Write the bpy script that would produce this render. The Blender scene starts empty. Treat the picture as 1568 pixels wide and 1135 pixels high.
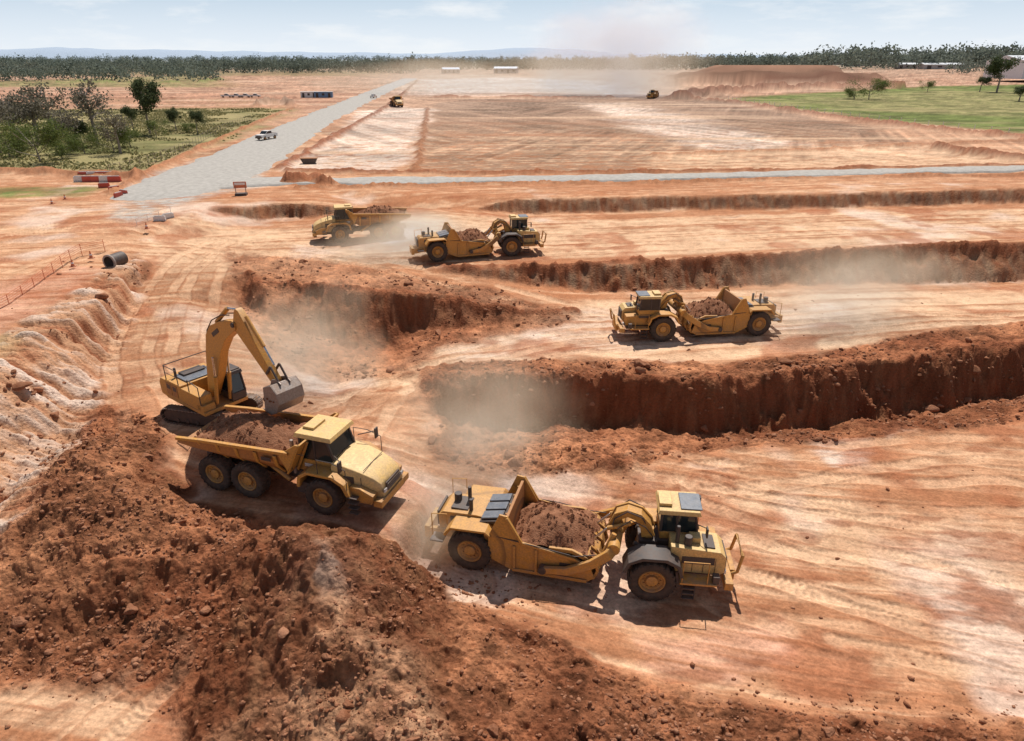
import bpy, math, random, bmesh
import numpy as np
from mathutils import Vector, Matrix, Euler
from mathutils.geometry import delaunay_2d_cdt
random.seed(5)
rng=np.random.RandomState(11)
scene=bpy.context.scene
R=math.radians
# ------------------------------------------------------------------ survey helper
CAM_H=23.0; PITCH=R(24.6); FPX=1045.0
cp,sp=math.cos(PITCH),math.sin(PITCH)
def S(u,v,z=0.0):
    """site survey point: sight line through (u,v) of the photo met with level z"""
    b=(567-v)/FPX; a=(u-784)/FPX
    dz=-sp+cp*b; dy=cp+sp*b
    t=(CAM_H-z)/(-dz)
    return (a*t,dy*t)
def toe_level(u,v,yt):
    """level of a bank toe seen at v when it stands at distance yt"""
    b=(567-v)/FPX
    return CAM_H-yt*(sp-cp*b)/(cp+sp*b)
# ------------------------------------------------------------------ noise
TB=rng.rand(256,256)
def vn(x,y):
    xi=np.floor(x); yi=np.floor(y); fx=x-xi; fy=y-yi
    xi=xi.astype(np.int64)&255; yi=yi.astype(np.int64)&255
    x1=(xi+1)&255; y1=(yi+1)&255
    fx=fx*fx*(3-2*fx); fy=fy*fy*(3-2*fy)
    a=TB[xi,yi]; b=TB[x1,yi]; c=TB[xi,y1]; d=TB[x1,y1]
    return (a+(b-a)*fx)*(1-fy)+(c+(d-c)*fx)*fy
def fbm(x,y,s=1.0,o=4,seed=0,g=.5):
    x=x/s+seed*17.31; y=y/s+seed*9.17
    r=0; A=1; t=0
    for i in range(o):
        r=r+A*(vn(x,y)*2-1); t+=A; A*=g
        x,y=(x*1.62+y*1.21+5.3),(-x*1.21+y*1.62+1.7)
    return r/t*1.5
def worley(x,y,s):
    x=x/s;y=y/s;xi=np.floor(x);yi=np.floor(y);d1=np.full(x.shape,9.);idv=np.zeros(x.shape)
    for a in(-1,0,1):
        for b in(-1,0,1):
            cx=(xi+a).astype(np.int64);cy=(yi+b).astype(np.int64)
            px=cx+TB[cx&255,cy&255];py=cy+TB[(cy+77)&255,(cx+31)&255];r=TB[(cx+13)&255,(cy+59)&255]
            d=np.hypot(x-px,y-py)/(.45+.8*r);k=d<d1;d1=np.where(k,d,d1);idv=np.where(k,r,idv)
    return d1,idv
def sst(x,a,b):
    t=np.clip((x-a)/(b-a),0,1); return t*t*(3-2*t)
# ------------------------------------------------------------------ TIN of the earthworks
L0,L1,L2=4.8,3.6,1.3
lines=[
 [(275,335,4.8),(300,318,5.0),(400,312,5.1),(470,312,5.1),(640,316,5.0),(800,304,5.1),(1000,300,5.1),(1200,297,5.1),(1400,292,5.2),(1568,288,5.2),(2000,278,5.2)],
 [(248,374,3.9),(290,362,3.6),(400,338,3.4),(470,333,3.4),(640,332,3.4),(800,327,3.4),(1000,324,3.4),(1200,320,3.4),(1400,315,3.4),(1568,312,3.4),(2000,302,3.4)],
 [(-400,800,4.4),(-150,640,4.7),(0,565,4.9),(60,522,5.0),(130,475,5.0),(190,420,4.8),(225,388,4.2)],
 [(-300,1000,.9),(-60,850,1.0),(20,760,1.2),(80,690,1.6),(130,600,1.9),(165,520,2.4),(205,450,3.0),(240,412,3.7)],
 [(120,690,3.8),(200,735,3.3),(280,790,2.2),(350,806,2.0),(410,812,2.6),(452,832,4.0),(480,880,3.8),(520,950,3.3),(580,1040,2.8),(640,1135,2.4),(720,1350,2.2)],
 [(400,880,1.8),(385,950,.7),(330,1015,.3),(300,1135,.2)],
 [(-200,1060,.2),(0,1010,.1),(110,1010,.05),(250,1020,.05)],
 [(610,850,1.0),(690,905,.15),(800,950,.08),(950,1010,.08),(1100,1050,.08),(1300,1080,.08),(1568,1100,.1),(2200,1110,.1)],
 [(700,1010,1.2),(850,1070,1.1),(1000,1110,1.0),(1200,1150,.8),(1568,1200,.7),(2200,1220,.3)],
 [(680,700,.2),(800,694,.3),(900,684,.9),(1000,696,.6),(1150,676,.2),(1300,668,.2),(1450,656,.2),(1568,636,.2),(2000,596,.1)],
]
# cut banks: (u, v crest, level crest, v toe, run)
banks=[
 [(650,404,3.5,412,1.5),(760,410,3.7,432,1.8),(900,405,3.8,446,2.2),(1000,400,3.8,444,2.6),(1200,388,3.8,438,3.0),(1400,377,3.8,434,3.4),(1568,372,3.8,430,3.6),(2000,362,3.8,420,3.6)],
 [(375,420,3.6,470,4.5),(400,438,3.8,490,4.5),(470,434,3.9,512,5.0),(530,446,3.8,535,4.6),(600,448,3.6,538,4.4),(700,458,3.0,508,3.6),(780,470,2.4,500,2.4),(880,480,1.7,491,1.2)],
 [(655,590,.7,620,2.2),(700,582,1.5,645,1.3),(760,578,1.7,656,1.3),(850,575,1.8,655,1.3),(980,583,1.9,658,1.3),(1100,588,1.9,668,1.4),(1250,570,1.9,655,1.6),(1400,553,1.9,642,2.2),(1568,520,2.0,610,3.2),(2000,480,2.0,568,3.2)],
]
P2=[];PZ=[];E=[]
CRESTS=[]
def addline(wpts):
    st=len(P2)
    for i,(x,y,z) in enumerate(wpts):
        P2.append(Vector((x,y)));PZ.append(z)
        if i: E.append((st+i-1,st+i))
for l in lines: addline([(*S(u,v,z),z) for u,v,z in l])
for b in banks:
    cr=[];to=[]
    for u,vc,zc,vt,run in b:
        x,y=S(u,vc,zc);cr.append((x,y,zc));yt=y-run;zt=toe_level(u,vt,yt);to.append((x*yt/y,yt,zt))
    addline(cr);addline(to);CRESTS.append([(p[0],p[1]) for p in cr])
pts=[(-400,520,4.8),(0,430,4.8),(150,360,4.8),(-400,400,4.8),(215,310,4.8),(100,340,4.8),(0,400,4.8),(0,330,4.8),
 (500,797,1.7),(620,808,1.3),(300,752,1.85),(400,712,1.85),(590,790,1.55),(640,775,.9),(560,730,1.3),
 (-500,1400,.2),(200,1400,.2),(1100,1350,.5),(1600,1400,.3),(2300,1400,.3),
 (720,860,0),(1000,905,0),(1150,900,0),(1568,900,0),(2300,900,0),(1568,750,0),(2200,750,0),(1200,740,0),(900,760,.05),(760,790,.15),(660,800,.8),
 (600,690,.9),(560,640,.9),(620,610,.8),(250,652,2.5),(310,642,2.5),(380,640,2.3),(300,600,2.5),(400,590,2.0),(220,600,2.6),(60,860,1.7),(180,860,1.9),(300,870,1.4),
 (300,520,2.6),(250,460,3.1),(320,430,3.6),(350,520,2.2),(450,600,1.3),(500,620,1.0),(520,580,.3),(590,570,.5),
 (680,545,1.1),(800,540,1.3),(940,522,1.3),(1200,515,1.3),(1568,488,1.3),(2000,460,1.3),(950,482,1.35),(640,505,.7),
 (430,385,3.6),(640,392,3.6),(475,372,3.6),(840,388,3.6),(1568,350,3.6),(2000,345,3.6),(330,390,3.7),(300,400,3.7),
 (300,290,4.8),(500,290,4.8),(1000,283,4.8),(1568,275,4.8),(2000,265,4.8)]
for u,v,z in pts: P2.append(Vector(S(u,v,z)));PZ.append(z)
for x,y,z in [(-150,-30,3),(-150,60,4.8),(-150,270,4.8),(0,270,4.8),(150,270,4.8),(150,130,4.8),(150,-30,0.3),(0,-30,.8),(-60,200,4.8),(60,200,4.8),(0,130,4.8),(-60,130,4.8),(60,135,4.8),(-90,90,4.8)]:
    P2.append(Vector((x,y)));PZ.append(z)
cv,ce,cf,ov,_,_=delaunay_2d_cdt(P2,E,[],0,1e-4)
cz=[]
A0=np.array([[p.x,p.y] for p in P2]);Z0=np.array(PZ)
for i,p in enumerate(cv):
    if ov[i]: cz.append(PZ[ov[i][0]])
    else:
        d=np.hypot(A0[:,0]-p.x,A0[:,1]-p.y);k=np.argsort(d)[:2];cz.append(float(Z0[k].mean()))
RX0,RY0,RS=-140.,-20.,.25
NX,NY=1120,1120
ras=np.full((NX,NY),L0)
for f in cf:
    a,b,c=[(cv[i].x,cv[i].y,cz[i]) for i in f[:3]]
    xs=[a[0],b[0],c[0]];ys=[a[1],b[1],c[1]]
    i0=max(0,int((min(xs)-RX0)/RS));i1=min(NX,int((max(xs)-RX0)/RS)+2)
    j0=max(0,int((min(ys)-RY0)/RS));j1=min(NY,int((max(ys)-RY0)/RS)+2)
    if i0>=i1 or j0>=j1: continue
    gx=(RX0+np.arange(i0,i1)*RS)[:,None];gy=(RY0+np.arange(j0,j1)*RS)[None,:]
    den=(b[1]-c[1])*(a[0]-c[0])+(c[0]-b[0])*(a[1]-c[1])
    if abs(den)<1e-9: continue
    w0=((b[1]-c[1])*(gx-c[0])+(c[0]-b[0])*(gy-c[1]))/den
    w1=((c[1]-a[1])*(gx-c[0])+(a[0]-c[0])*(gy-c[1]))/den
    w2=1-w0-w1
    m=(w0>=-1e-6)&(w1>=-1e-6)&(w2>=-1e-6)
    sub=ras[i0:i1,j0:j1]; sub[m]=(w0*a[2]+w1*b[2]+w2*c[2])[m]
def blur(a,n):
    for _ in range(n):
        a=(np.roll(a,1,0)+np.roll(a,-1,0)+a*2)/4
        a=(np.roll(a,1,1)+np.roll(a,-1,1)+a*2)/4
    return a
ras=blur(ras,2)
gx_,gy_=np.gradient(ras,RS)
slo=blur(np.hypot(gx_,gy_),2)
def samp(A,x,y):
    fx=np.clip((x-RX0)/RS,0,NX-1.01);fy=np.clip((y-RY0)/RS,0,NY-1.01)
    i=fx.astype(int);j=fy.astype(int);fx=fx-i;fy=fy-j
    return (A[i,j]*(1-fx)+A[i+1,j]*fx)*(1-fy)+(A[i,j+1]*(1-fx)+A[i+1,j+1]*fx)*fy
PADS=[]
def poly(pts,z): return [S(u,v,z) for u,v in pts]
def pmask(X,Y,pg,soft):
    out=np.zeros_like(X)
    pg=np.array(pg);m=(X>pg[:,0].min()-soft.max()*1.5)&(X<pg[:,0].max()+soft.max()*1.5)&(Y>pg[:,1].min()-soft.max()*1.5)&(Y<pg[:,1].max()+soft.max()*1.5)
    if not m.any(): return out
    x=X[m];y=Y[m];ins=np.zeros(x.shape,bool);d=np.full(x.shape,1e9);n=len(pg)
    for i in range(n):
        x1,y1=pg[i];x2,y2=pg[(i+1)%n]
        c=((y1>y)!=(y2>y));xi=(x2-x1)*(y-y1)/((y2-y1) if y2!=y1 else 1e-9)+x1
        ins^=c&(x<xi)
        L=(x2-x1)**2+(y2-y1)**2+1e-12
        t=np.clip(((x-x1)*(x2-x1)+(y-y1)*(y2-y1))/L,0,1)
        d=np.minimum(d,np.hypot(x-x1-t*(x2-x1),y-y1-t*(y2-y1)))
    sd=np.where(ins,d,-d); k=np.clip(.5+sd/soft[m],0,1); out[m]=k*k*(3-2*k)
    return out
def pline(X,Y,pl,w):
    pl=np.array(pl);m=(X>pl[:,0].min()-w)&(X<pl[:,0].max()+w)&(Y>pl[:,1].min()-w)&(Y<pl[:,1].max()+w)
    idx=np.nonzero(m)[0]
    x=X[idx];y=Y[idx];d=np.full(x.shape,1e9);s=np.zeros(x.shape);sg=np.ones(x.shape);acc=0
    for i in range(len(pl)-1):
        x1,y1=pl[i];x2,y2=pl[i+1];L=math.hypot(x2-x1,y2-y1)
        t=np.clip(((x-x1)*(x2-x1)+(y-y1)*(y2-y1))/L/L,0,1)
        dd=np.hypot(x-x1-t*(x2-x1),y-y1-t*(y2-y1));k=dd<d
        cr=((x2-x1)*(y-y1)-(y2-y1)*(x-x1))/L
        d=np.where(k,dd,d);s=np.where(k,acc+t*L,s);sg=np.where(k,np.sign(cr),sg);acc+=L
    return idx,d*sg,s
def smooth_pl(pl,n=3):
    pl=[tuple(p) for p in pl]
    for _ in range(n):
        q=[pl[0]]
        for a,b in zip(pl[:-1],pl[1:]):
            q+=[(a[0]*.75+b[0]*.25,a[1]*.75+b[1]*.25),(a[0]*.25+b[0]*.75,a[1]*.25+b[1]*.75)]
        q.append(pl[-1]);pl=q
    return pl
def C(*a): return np.array(a)
TAN=C(.55,.295,.165);TANL=C(.67,.425,.26);ORG=C(.40,.168,.080);RED=C(.27,.092,.042);DRK=C(.12,.042,.02);WHT=C(.70,.54,.43);PINK=C(.58,.31,.205)
GRAV=C(.42,.38,.335);GRN=C(.13,.15,.045);DRY=C(.31,.25,.12);GREY=C(.40,.31,.25);BRN=C(.31,.185,.115)
zones=[
 ([(400,262),(560,160),(640,116),(1010,112),(1120,150),(1568,210),(1700,262)],L0,TAN*.95,1,8),
 ([(640,262),(655,165),(690,152),(1095,150),(1300,190),(1480,235),(1010,262)],L0,BRN,.95,5),
 ([(432,262),(560,170),(600,163),(655,165),(640,240),(600,264)],L0,WHT*.92,1,4),
 ([(890,158),(960,158),(1100,190),(1230,222),(1100,232),(1000,205)],L0,WHT*.9,.85,9),
 ([(630,146),(640,122),(780,118),(900,124),(1000,146)],L0,WHT*.9,.9,15),
 ([(1000,232),(1420,222),(1568,240),(1568,256),(1000,262)],L0,TANL*.95,.8,5),
 ([(1110,150),(1420,132),(1700,128),(1900,190),(1568,205),(1330,182)],L0,GRN*1.15,1,5),
 ([(1200,152),(1420,140),(1700,140),(1800,170),(1568,180),(1330,170)],L0,DRY,.6,12),
 ([(-600,262),(0,262),(225,262),(300,235),(400,190),(470,160),(400,150),(200,150),(-600,160)],L0,DRY*.95,1,6),
 ([(-600,250),(0,250),(210,250),(290,215),(200,200),(-600,200)],L0,GRN,.5,10),
 ([(-600,150),(0,137),(300,137),(420,146),(560,142),(560,150),(480,165),(-600,170)],L0,ORG*1.25,.9,12),
 ([(-600,136),(0,133),(340,133),(330,113),(0,124),(-600,126)],L0,DRY*.85,.95,15),
 ([(-600,118),(0,116),(560,116),(600,108),(-600,106)],L0,DRY*.7,.7,40),
 ([(-600,300),(-100,284),(60,288),(180,284),(120,298),(60,304),(-600,330)],L0,GRN*1.2,.75,3),
 ([(-600,325),(0,308),(180,300),(230,320),(260,350),(210,385),(0,430),(-600,540)],L0,TAN,1,4),
 ([(150,330),(200,290),(230,265),(300,250),(380,225),(400,255),(410,285),(330,300),(260,318),(200,345)],L0,GRAV,.9,4),
 ([(-300,560),(0,520),(60,480),(140,420),(180,405),(120,400),(0,430),(-300,470)],L0,PINK*1.0,.7,2),
 ([(-200,640),(0,560),(40,540),(60,505),(20,510),(-200,580)],L0,DRY*.9,.8,1.5),
 ([(240,335),(400,345),(640,338),(1568,318),(2100,308),(2100,362),(1568,368),(1200,384),(900,400),(640,404),(400,418),(320,420),(230,400)],L1,TANL*.97,.95,2),
 ([(410,392),(560,418),(700,440),(900,462),(1000,468),(940,480),(780,462),(600,440),(420,425)],3,TANL,.8,1.5),
 ([(900,470),(1100,450),(1568,440),(2100,430),(2100,470),(1568,505),(1250,545),(960,560),(700,565),(560,590),(520,560),(640,530)],L2,TANL*.97,.95,2.2),
 ([(900,480),(1100,470),(1300,470),(1300,500),(1100,520),(900,540),(700,555),(680,530)],L2,WHT*.95,.5,3),
 ([(200,420),(340,415),(400,470),(420,560),(300,600),(180,600),(160,520)],2.8,TAN*.72,.8,2.5),
 ([(560,600),(640,580),(660,640),(640,760),(600,700),(540,650)],.9,TAN*.9,.6,2.5),
 ([(960,700),(1568,650),(2200,620),(2200,1085),(1568,1080),(1300,1060),(1080,1030),(940,980),(840,900),(700,870),(690,840),(800,800),(960,770)],0,TAN*1.0,.97,1.6),
 ([(1240,665),(1330,668),(1330,715),(1280,722),(1230,700)],0,WHT,.8,1.2),
 ([(1000,690),(1568,648),(1568,690),(1200,720),(1000,730)],0,ORG*1.15,.55,1.5),
 ([(1240,672),(1325,672),(1335,715),(1280,722),(1240,700)],0,WHT,.75,1.0),
 ([(1015,680),(1060,680),(1060,692),(1020,692)],0,WHT,.8,.8),([(1350,660),(1410,655),(1410,672),(1350,672)],0,WHT,.8,.8),([(1060,712),(1110,710),(1110,720),(1060,722)],0,WHT,.7,.8),([(1150,672),(1190,670),(1190,680),(1150,682)],0,WHT,.7,.8),
 ([(960,968),(1190,940),(1210,1000),(1100,1030),(980,1010)],0,PINK*1.18,.85,1.2),
 ([(1320,935),(1480,925),(1500,955),(1350,965)],0,RED*1.3,.6,1.2),([(1300,760),(1350,745),(1380,780),(1320,800)],0,RED*1.4,.55,1),([(1400,760),(1568,735),(1568,765),(1430,790)],0,RED*1.4,.45,1),
 ([(700,920),(900,905),(940,960),(840,985),(740,960)],0,ORG,.8,1.2),
 ([(1080,745),(1250,730),(1400,800),(1568,850),(1568,960),(1300,930),(1160,860)],0,TANL*1.03,.7,2),
 ([(-300,1010),(0,1025),(230,1015),(250,1060),(200,1135),(150,1300),(-100,1400),(-500,1400)],.1,TAN*.82,.9,1),
]
zones=[(poly(p,z),c,s,f) for p,z,c,s,f in zones]
loosez=[
 ([(90,600),(140,625),(240,662),(275,770),(420,800),(460,800),(600,840),(700,890),(900,970),(1080,1030),(1300,1065),(1568,1090),(2200,1100),(2200,1500),(320,1500),(300,1135),(255,1020),(0,1010),(-300,1060),(0,850),(40,720)],1.5,1.0,1.2),
 ([(350,415),(480,425),(620,445),(880,480),(880,495),(660,530),(640,560),(520,570),(430,560),(370,500)],1.5,.6,1.5),
 ([(640,570),(850,568),(1100,580),(1568,508),(2100,465),(2100,600),(1568,640),(1100,685),(1000,705),(960,720),(800,720),(660,700)],.5,.8,1.2),
]
loosez=[(poly(p,z),s,f) for p,z,s,f in loosez]
batter=poly([(-400,780),(-150,640),(0,562),(60,518),(130,470),(190,415),(222,400),(215,455),(180,520),(140,600),(95,690),(40,760),(-60,860),(-300,1000)],3.2)
tracks=[([(1568,1010),(1400,975),(1250,940),(1120,905)],0,2.9),([(1700,905),(1568,870),(1400,830),(1200,790),(1090,760)],0,2.9),([(1700,1010),(1500,960),(1300,900),(1150,850)],0,2.9),
 ([(1568,690),(1400,690),(1200,720),(1080,740)],0,2.6),([(1568,760),(1350,760),(1150,740),(1000,720)],0,2.8),
 ([(560,600),(650,560),(780,545),(940,525)],1.2,2.6),([(500,640),(600,580),(720,550),(900,510),(1300,500),(1700,480)],1.2,2.6),
 ([(400,385),(520,405),(640,430),(800,452),(950,468),(1200,468),(1600,450)],2.6,2.6),([(380,395),(560,422),(700,445),(900,470),(1200,490),(1600,470)],2.3,2.6),
 ([(235,640),(190,560),(215,480),(290,405),(340,380)],2.9,2.5),([(310,590),(285,520),(310,440),(350,395)],2.9,2.5),
 ([(-20,1130),(90,1060),(200,1010)],.1,2.3),([(60,1200),(160,1090),(240,1030)],.1,2.3),([(700,870),(600,820),(520,730),(560,640),(600,590)],.9,2.5),
 ([(430,640),(480,600),(560,580)],1.2,2.5),([(1600,345),(1200,352),(840,375),(600,385),(400,380),(250,360),(100,350),(-100,420)],3.8,2.7),([(1600,330),(1200,338),(840,350),(640,345),(420,352),(240,350),(60,370),(-100,400)],3.8,2.7),
 ([(330,385),(230,365),(100,400),(-60,460)],4.3,2.6)]
tracks=[(smooth_pl([S(u,v,z) for u,v in p]),w) for p,z,w in tracks]
BERMS=[(smooth_pl([S(u,v,L0) for u,v in p]),w,h,c) for p,w,h,c in [
 ([(440,262),(640,266),(850,266),(1010,265),(1200,262),(1568,254),(1800,250)],1.1,.7,RED),
 ([(460,288),(700,284),(1000,280),(1300,274),(1568,268),(1900,262)],.9,.5,ORG*.9),
 ([(430,258),(520,205),(600,160),(640,122)],1.5,.8,RED*1.1),
 ([(655,165),(646,215),(636,262)],1.2,.5,ORG*.8),
 ([(620,148),(800,150),(1000,150),(1100,152),(1300,185),(1568,212),(1800,235)],3,1.4,RED*1.2),
 ([(1000,238),(1200,232),(1420,222),(1568,215)],1.2,.7,ORG),
 ([(1440,228),(1500,240),(1600,246)],2.5,1.6,RED),
 ([(170,295),(235,262),(290,235),(375,196),(450,165)],1.5,.7,ORG),
 ([(-300,262),(0,262),(120,268),(210,272)],2.2,1.0,ORG*.9),
 ([(-100,152),(150,150),(350,152),(450,150)],3.5,1.2,RED*1.1),
 ([(1040,150),(1120,140),(1250,134),(1370,134)],9,4.,RED*.95),([(445,280),(475,276),(500,281)],2.0,1.6,RED),
 ([(-300,128),(0,126),(300,128),(340,122)],6,2.5,GRN*1.4),([(395,160),(425,156),(450,161)],3,3,BRN),
]]
for cpl,(w_,h_) in zip(CRESTS,((.8,.35),(.7,.3),(.7,.35))): BERMS.append((smooth_pl(cpl,2),w_,h_,RED*1.0))
def terrain(X,Y):
    n1=fbm(X,Y,3.2,3,1);n2=fbm(X,Y,3.2,3,2);n3=fbm(X,Y,.7,3,3);n4=fbm(X,Y,.7,3,4)
    sl0=samp(slo,X,Y)
    wamp=.25+.6*np.clip(sl0*2,0,1)
    wx=X+n1*wamp+n3*.2;wy=Y+n2*wamp+n4*.2
    z=samp(ras,wx,wy);sl=samp(slo,wx,wy)
    far=sst(Y,230,260)
    z=z*(1-far)+L0*far
    dist=np.hypot(X,Y)
    loose=np.zeros_like(X)
    for pg,s,f in loosez: loose=np.maximum(loose,s*pmask(wx,wy,pg,np.full_like(X,f)))
    bank=sst(sl,.25,.6)*(1-far)
    bat=pmask(wx,wy,batter,np.full_like(X,1.5))
    loose=np.maximum(loose,bank*.6)*(1-bat*.8)
    big=fbm(X,Y,9,4,5);med=fbm(X,Y,1.6,4,6);fin=fbm(X,Y,.35,3,7)
    ca,sa=math.cos(R(9)),math.sin(R(9));u1=X*ca+Y*sa;v1=-X*sa+Y*ca
    ca,sa=math.cos(R(-13)),math.sin(R(-13));u2=X*ca+Y*sa+1.0*np.sin(Y/9);v2=-X*sa+Y*ca+.6*np.sin(X/7)
    wv=sst(Y,37,45)
    st1=fbm(u1/14,v1/.55,1,4,9,.6);st2=fbm(u2/9,v2/.5,1,4,10,.6)
    st=st1*wv+st2*(1-wv)
    def mix(c,c2,k):
        k=np.clip(k,0,1)[:,None];return c*(1-k)+c2*k
    col=np.tile(ORG*1.1,(len(X),1))
    col=mix(col,TAN,.5+.6*big)
    soft_s=1.0+sst(dist,100,500)*2
    bx=X+n1*.8+fbm(X,Y,14,3,13)*np.clip(dist/60,0,6);by=Y+n2*.8+fbm(X,Y,14,3,14)*np.clip(dist/60,0,6)
    grass=np.zeros_like(X)
    for pg,c,s,f in zones:
        m=pmask(bx,by,pg,f*soft_s)*s
        m=np.clip(m*(1+.35*med*(m<.98)),0,1)
        col=mix(col,c,m)
        if c[1]>c[0]*.78 and c[2]<c[1]*.6: grass=np.maximum(grass,m)
        else: grass=grass*(1-m)
    comp=(1-loose)*(1-grass)
    col=mix(col,ORG*1.0,comp*np.clip(st*1.5,0,.85)*sst(dist,300,120))
    col=mix(col,TANL*1.12,comp*np.clip(-st*1.0-.12,0,.6)*sst(dist,300,120))
    col=mix(col,WHT*1.05,comp*np.clip(big*1.6-.55,0,.6)*(Y<110))
    col=mix(col,RED*1.35,comp*np.clip(fbm(X,Y,5,4,34)*2.0-.6,0,.65)*(Y<100))
    col=mix(col,RED*1.1,comp*np.clip(fbm(X/3,Y,1.2,4,38)*2.2-1.1,0,.6)*(Y<60))
    fa=sst(Y,128,150)
    fw1=fbm((X*.35+Y*.94)/60,(X*.94-Y*.35)/1.5,1,3,15,.6);fw2=fbm((X*-.5+Y*.86)/60,(X*.86+Y*.5)/2.0,1,3,16,.6)
    fw=np.where(fbm(X,Y,45,2,17)>0,fw1,fw2)
    col=col*(1+fa*comp*(.32*fw+.30*fbm(X,Y,16,4,18)))[:,None]
    col=mix(col,ORG,fa*comp*np.clip(fbm(X/90,Y/9,1,4,19)*1.2-.35,0,.6))
    col=mix(col,TANL,fa*comp*np.clip(fbm(X/70,Y/7,1,4,20)*1.2-.35,0,.7))
    lcol=RED*.95+(ORG*1.08-RED)[None,:]*np.clip(.36+.8*big+.45*med,0,1.2)[:,None]
    wd1=np.full(X.shape,1.);wi1=np.full(X.shape,.5);wd2=wd1.copy();wi2=wi1.copy()
    m=(loose>.05)&(Y<75)&(Y>5)&(np.abs(X)<70)
    if m.any():
        wd1[m],wi1[m]=worley(X[m]+n3[m]*.2+fin[m]*.07,Y[m]+n4[m]*.2,.85);wd2[m],wi2[m]=worley(X[m]+fin[m]*.09,Y[m]+n3[m]*.05,.36)
    dome1=np.clip(1-wd1*1.15,0,1)**.6*(wi1>.42);dome2=np.clip(1-wd2*1.15,0,1)**.6*(wi2>.3)
    lcol=lcol*(1+.25*fin+.25*med+.28*(dome2-.4)+.15*(dome1-.3)+.35*(wi2-.5))[:,None]
    col=mix(col,lcol,np.clip(loose*1.3,0,1)*.95)
    tp=pmask(bx,by,poly([(430,835),(520,850),(600,920),(640,1040),(700,1135),(700,1400),(320,1400),(320,1135),(390,980),(410,900)],2.6),np.full_like(X,1.4));col=mix(col,TAN*.95*(1+.2*dome2+.3*fin+.2*med)[:,None],tp*np.clip(.75+.7*med+.35*big,0,.95))
    rx,ry=S(485,865,3.8)
    rg=np.exp(-(((X-rx)/1.6)**2+((Y-ry)/1.1)**2));col=mix(col,GREY*1.35,rg*(.9+.5*med))
    west=sst(-X,17,24)*sst(Y,75,60)
    gul=fbm(X*.25+n1*.3,Y*1.0+n2*.35,.8,4,21)
    bcol=RED[None,:]*.78+(ORG*.85-RED)[None,:]*np.clip(.2+fbm(X,Y,.5,3,22)*.8+.5*fbm(X*2.5,Y*.4,1,3,39),0,1)[:,None]
    far_b=sst(Y,56,62)*(1-west)
    bcol=bcol+(TAN*.8-ORG)[None,:]*(far_b*np.clip(.5+.9*fbm(X*2.2,Y*.5,1,3,23),0,1.2))[:,None]
    col=mix(col,bcol,bank*.9*(1-bat))
    batc=(TAN*.98)[None,:]+(WHT*1.05-TAN*.98)[None,:]*np.clip(gul*1.3,0,.9)[:,None];batc=batc+(RED*1.3-TAN)[None,:]*np.clip(-gul*1.5-.15+.5*fbm(X,Y,2.5,3,35),0,.8)[:,None]
    col=mix(col,np.clip(batc,.03,1),bat*.95)
    bil=np.abs(fbm(X,Y,1.1,4,24))
    near=sst(dist,160,60)
    z=z+near*loose*(.38*fbm(X,Y,3.2,4,26)+.38*(.35-bil)+.05*fin)+loose*near*(.22*dome1*wi1+.11*dome2*wi2)
    z=z+near*bank*(.30*fbm(X*1.3,Y*.6,.9,3,27))*(1-bat)
    z=z+near*comp*(.06*st+.05*med+.02*fin)*(1-bat)
    z=z+bat*(gul*.42+.07*fin)
    for pl,w in tracks:
        idx,d,s=pline(X,Y,pl,w/2+1)
        if len(idx)==0: continue
        d=d+n1[idx]*.22
        e=np.abs(np.abs(d)-w/2)
        k=sst(e,.52,.38)*(1-loose[idx]*.7)*sst(n2[idx]+med[idx]*.8,-.5,.25)
        tr=np.sin(s*2*math.pi/.34+np.sign(d)*np.abs(e)*6)*sst(n4[idx]+n1[idx],-.5,.3)
        res=sst(Y[idx],75,45)
        z[idx]+=k*(-.06+.022*tr*res)+sst(np.abs(e-.6),.16,0)*.035
        kk=(k*.42)[:,None];col[idx]=col[idx]*(1-kk)+(TANL*(1.05))*kk*(1+.10*tr*res)[:,None]
        kk=(sst(np.abs(e-.6),.16,0)*.35)[:,None];col[idx]=col[idx]*(1-kk)+ORG*.85*kk
    col=col*(1+.12*fin+.12*med+.08*fbm(X,Y,.16,2,28)*sst(dist,70,30))[:,None]
    gm=fbm(X,Y,5,4,29);col=col*(1+grass*.45*gm)[:,None]
    col=mix(col,GRN*.7,grass*np.clip(fbm(X,Y,11,4,30)-.25,0,.5)*1.3)
    col=mix(col,DRY*1.2,grass*np.clip(fbm(X/40,Y/12,1,4,36)*1.3-.1,0,.7))
    for pl,w,hh,c in BERMS:
        idx,d,s=pline(X,Y,pl,w*2)
        if len(idx)==0: continue
        d=d+n1[idx]*.6*min(1,w)+fbm(X[idx],Y[idx],4,3,31)*w*.35
        k=np.exp(-(d/w)**2*2.2)*(.6+.6*vn(s/4.,s*0+3))*np.clip(1+.8*n3[idx]*near[idx],0,2);z[idx]+=k*hh
        kk=np.clip(k*1.3,0,.9)[:,None];col[idx]=col[idx]*(1-kk)+c*kk*(1+.3*fin[idx])[:,None]
    w1=fbm(X,Y,25,3,37)*.12
    for cx_,cy_,ax_,ay_,hh,cc_ in((205,585,88,42,8.,ORG*.62),(215,600,62,26,5.,ORG*.8),(225,545,55,16,4.,RED*.75)):
        q=np.maximum(np.abs((X-cx_)/ax_),np.abs((Y-cy_)/ay_))+w1;hp=1-sst(q,.70,1.05);z=z+hp*hh;col=mix(col,cc_*(1+.25*fbm(X/4,Y,6,3,33))[:,None],hp*.95)
    lum=col.mean(1);ds=.42*sst(dist,90,330)*(1-grass);col=col*(1-ds[:,None])+(lum[:,None]*C(1.28,.98,.80)[None,:])*ds[:,None]  # far soil greyed with distance to paint in haze
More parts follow.
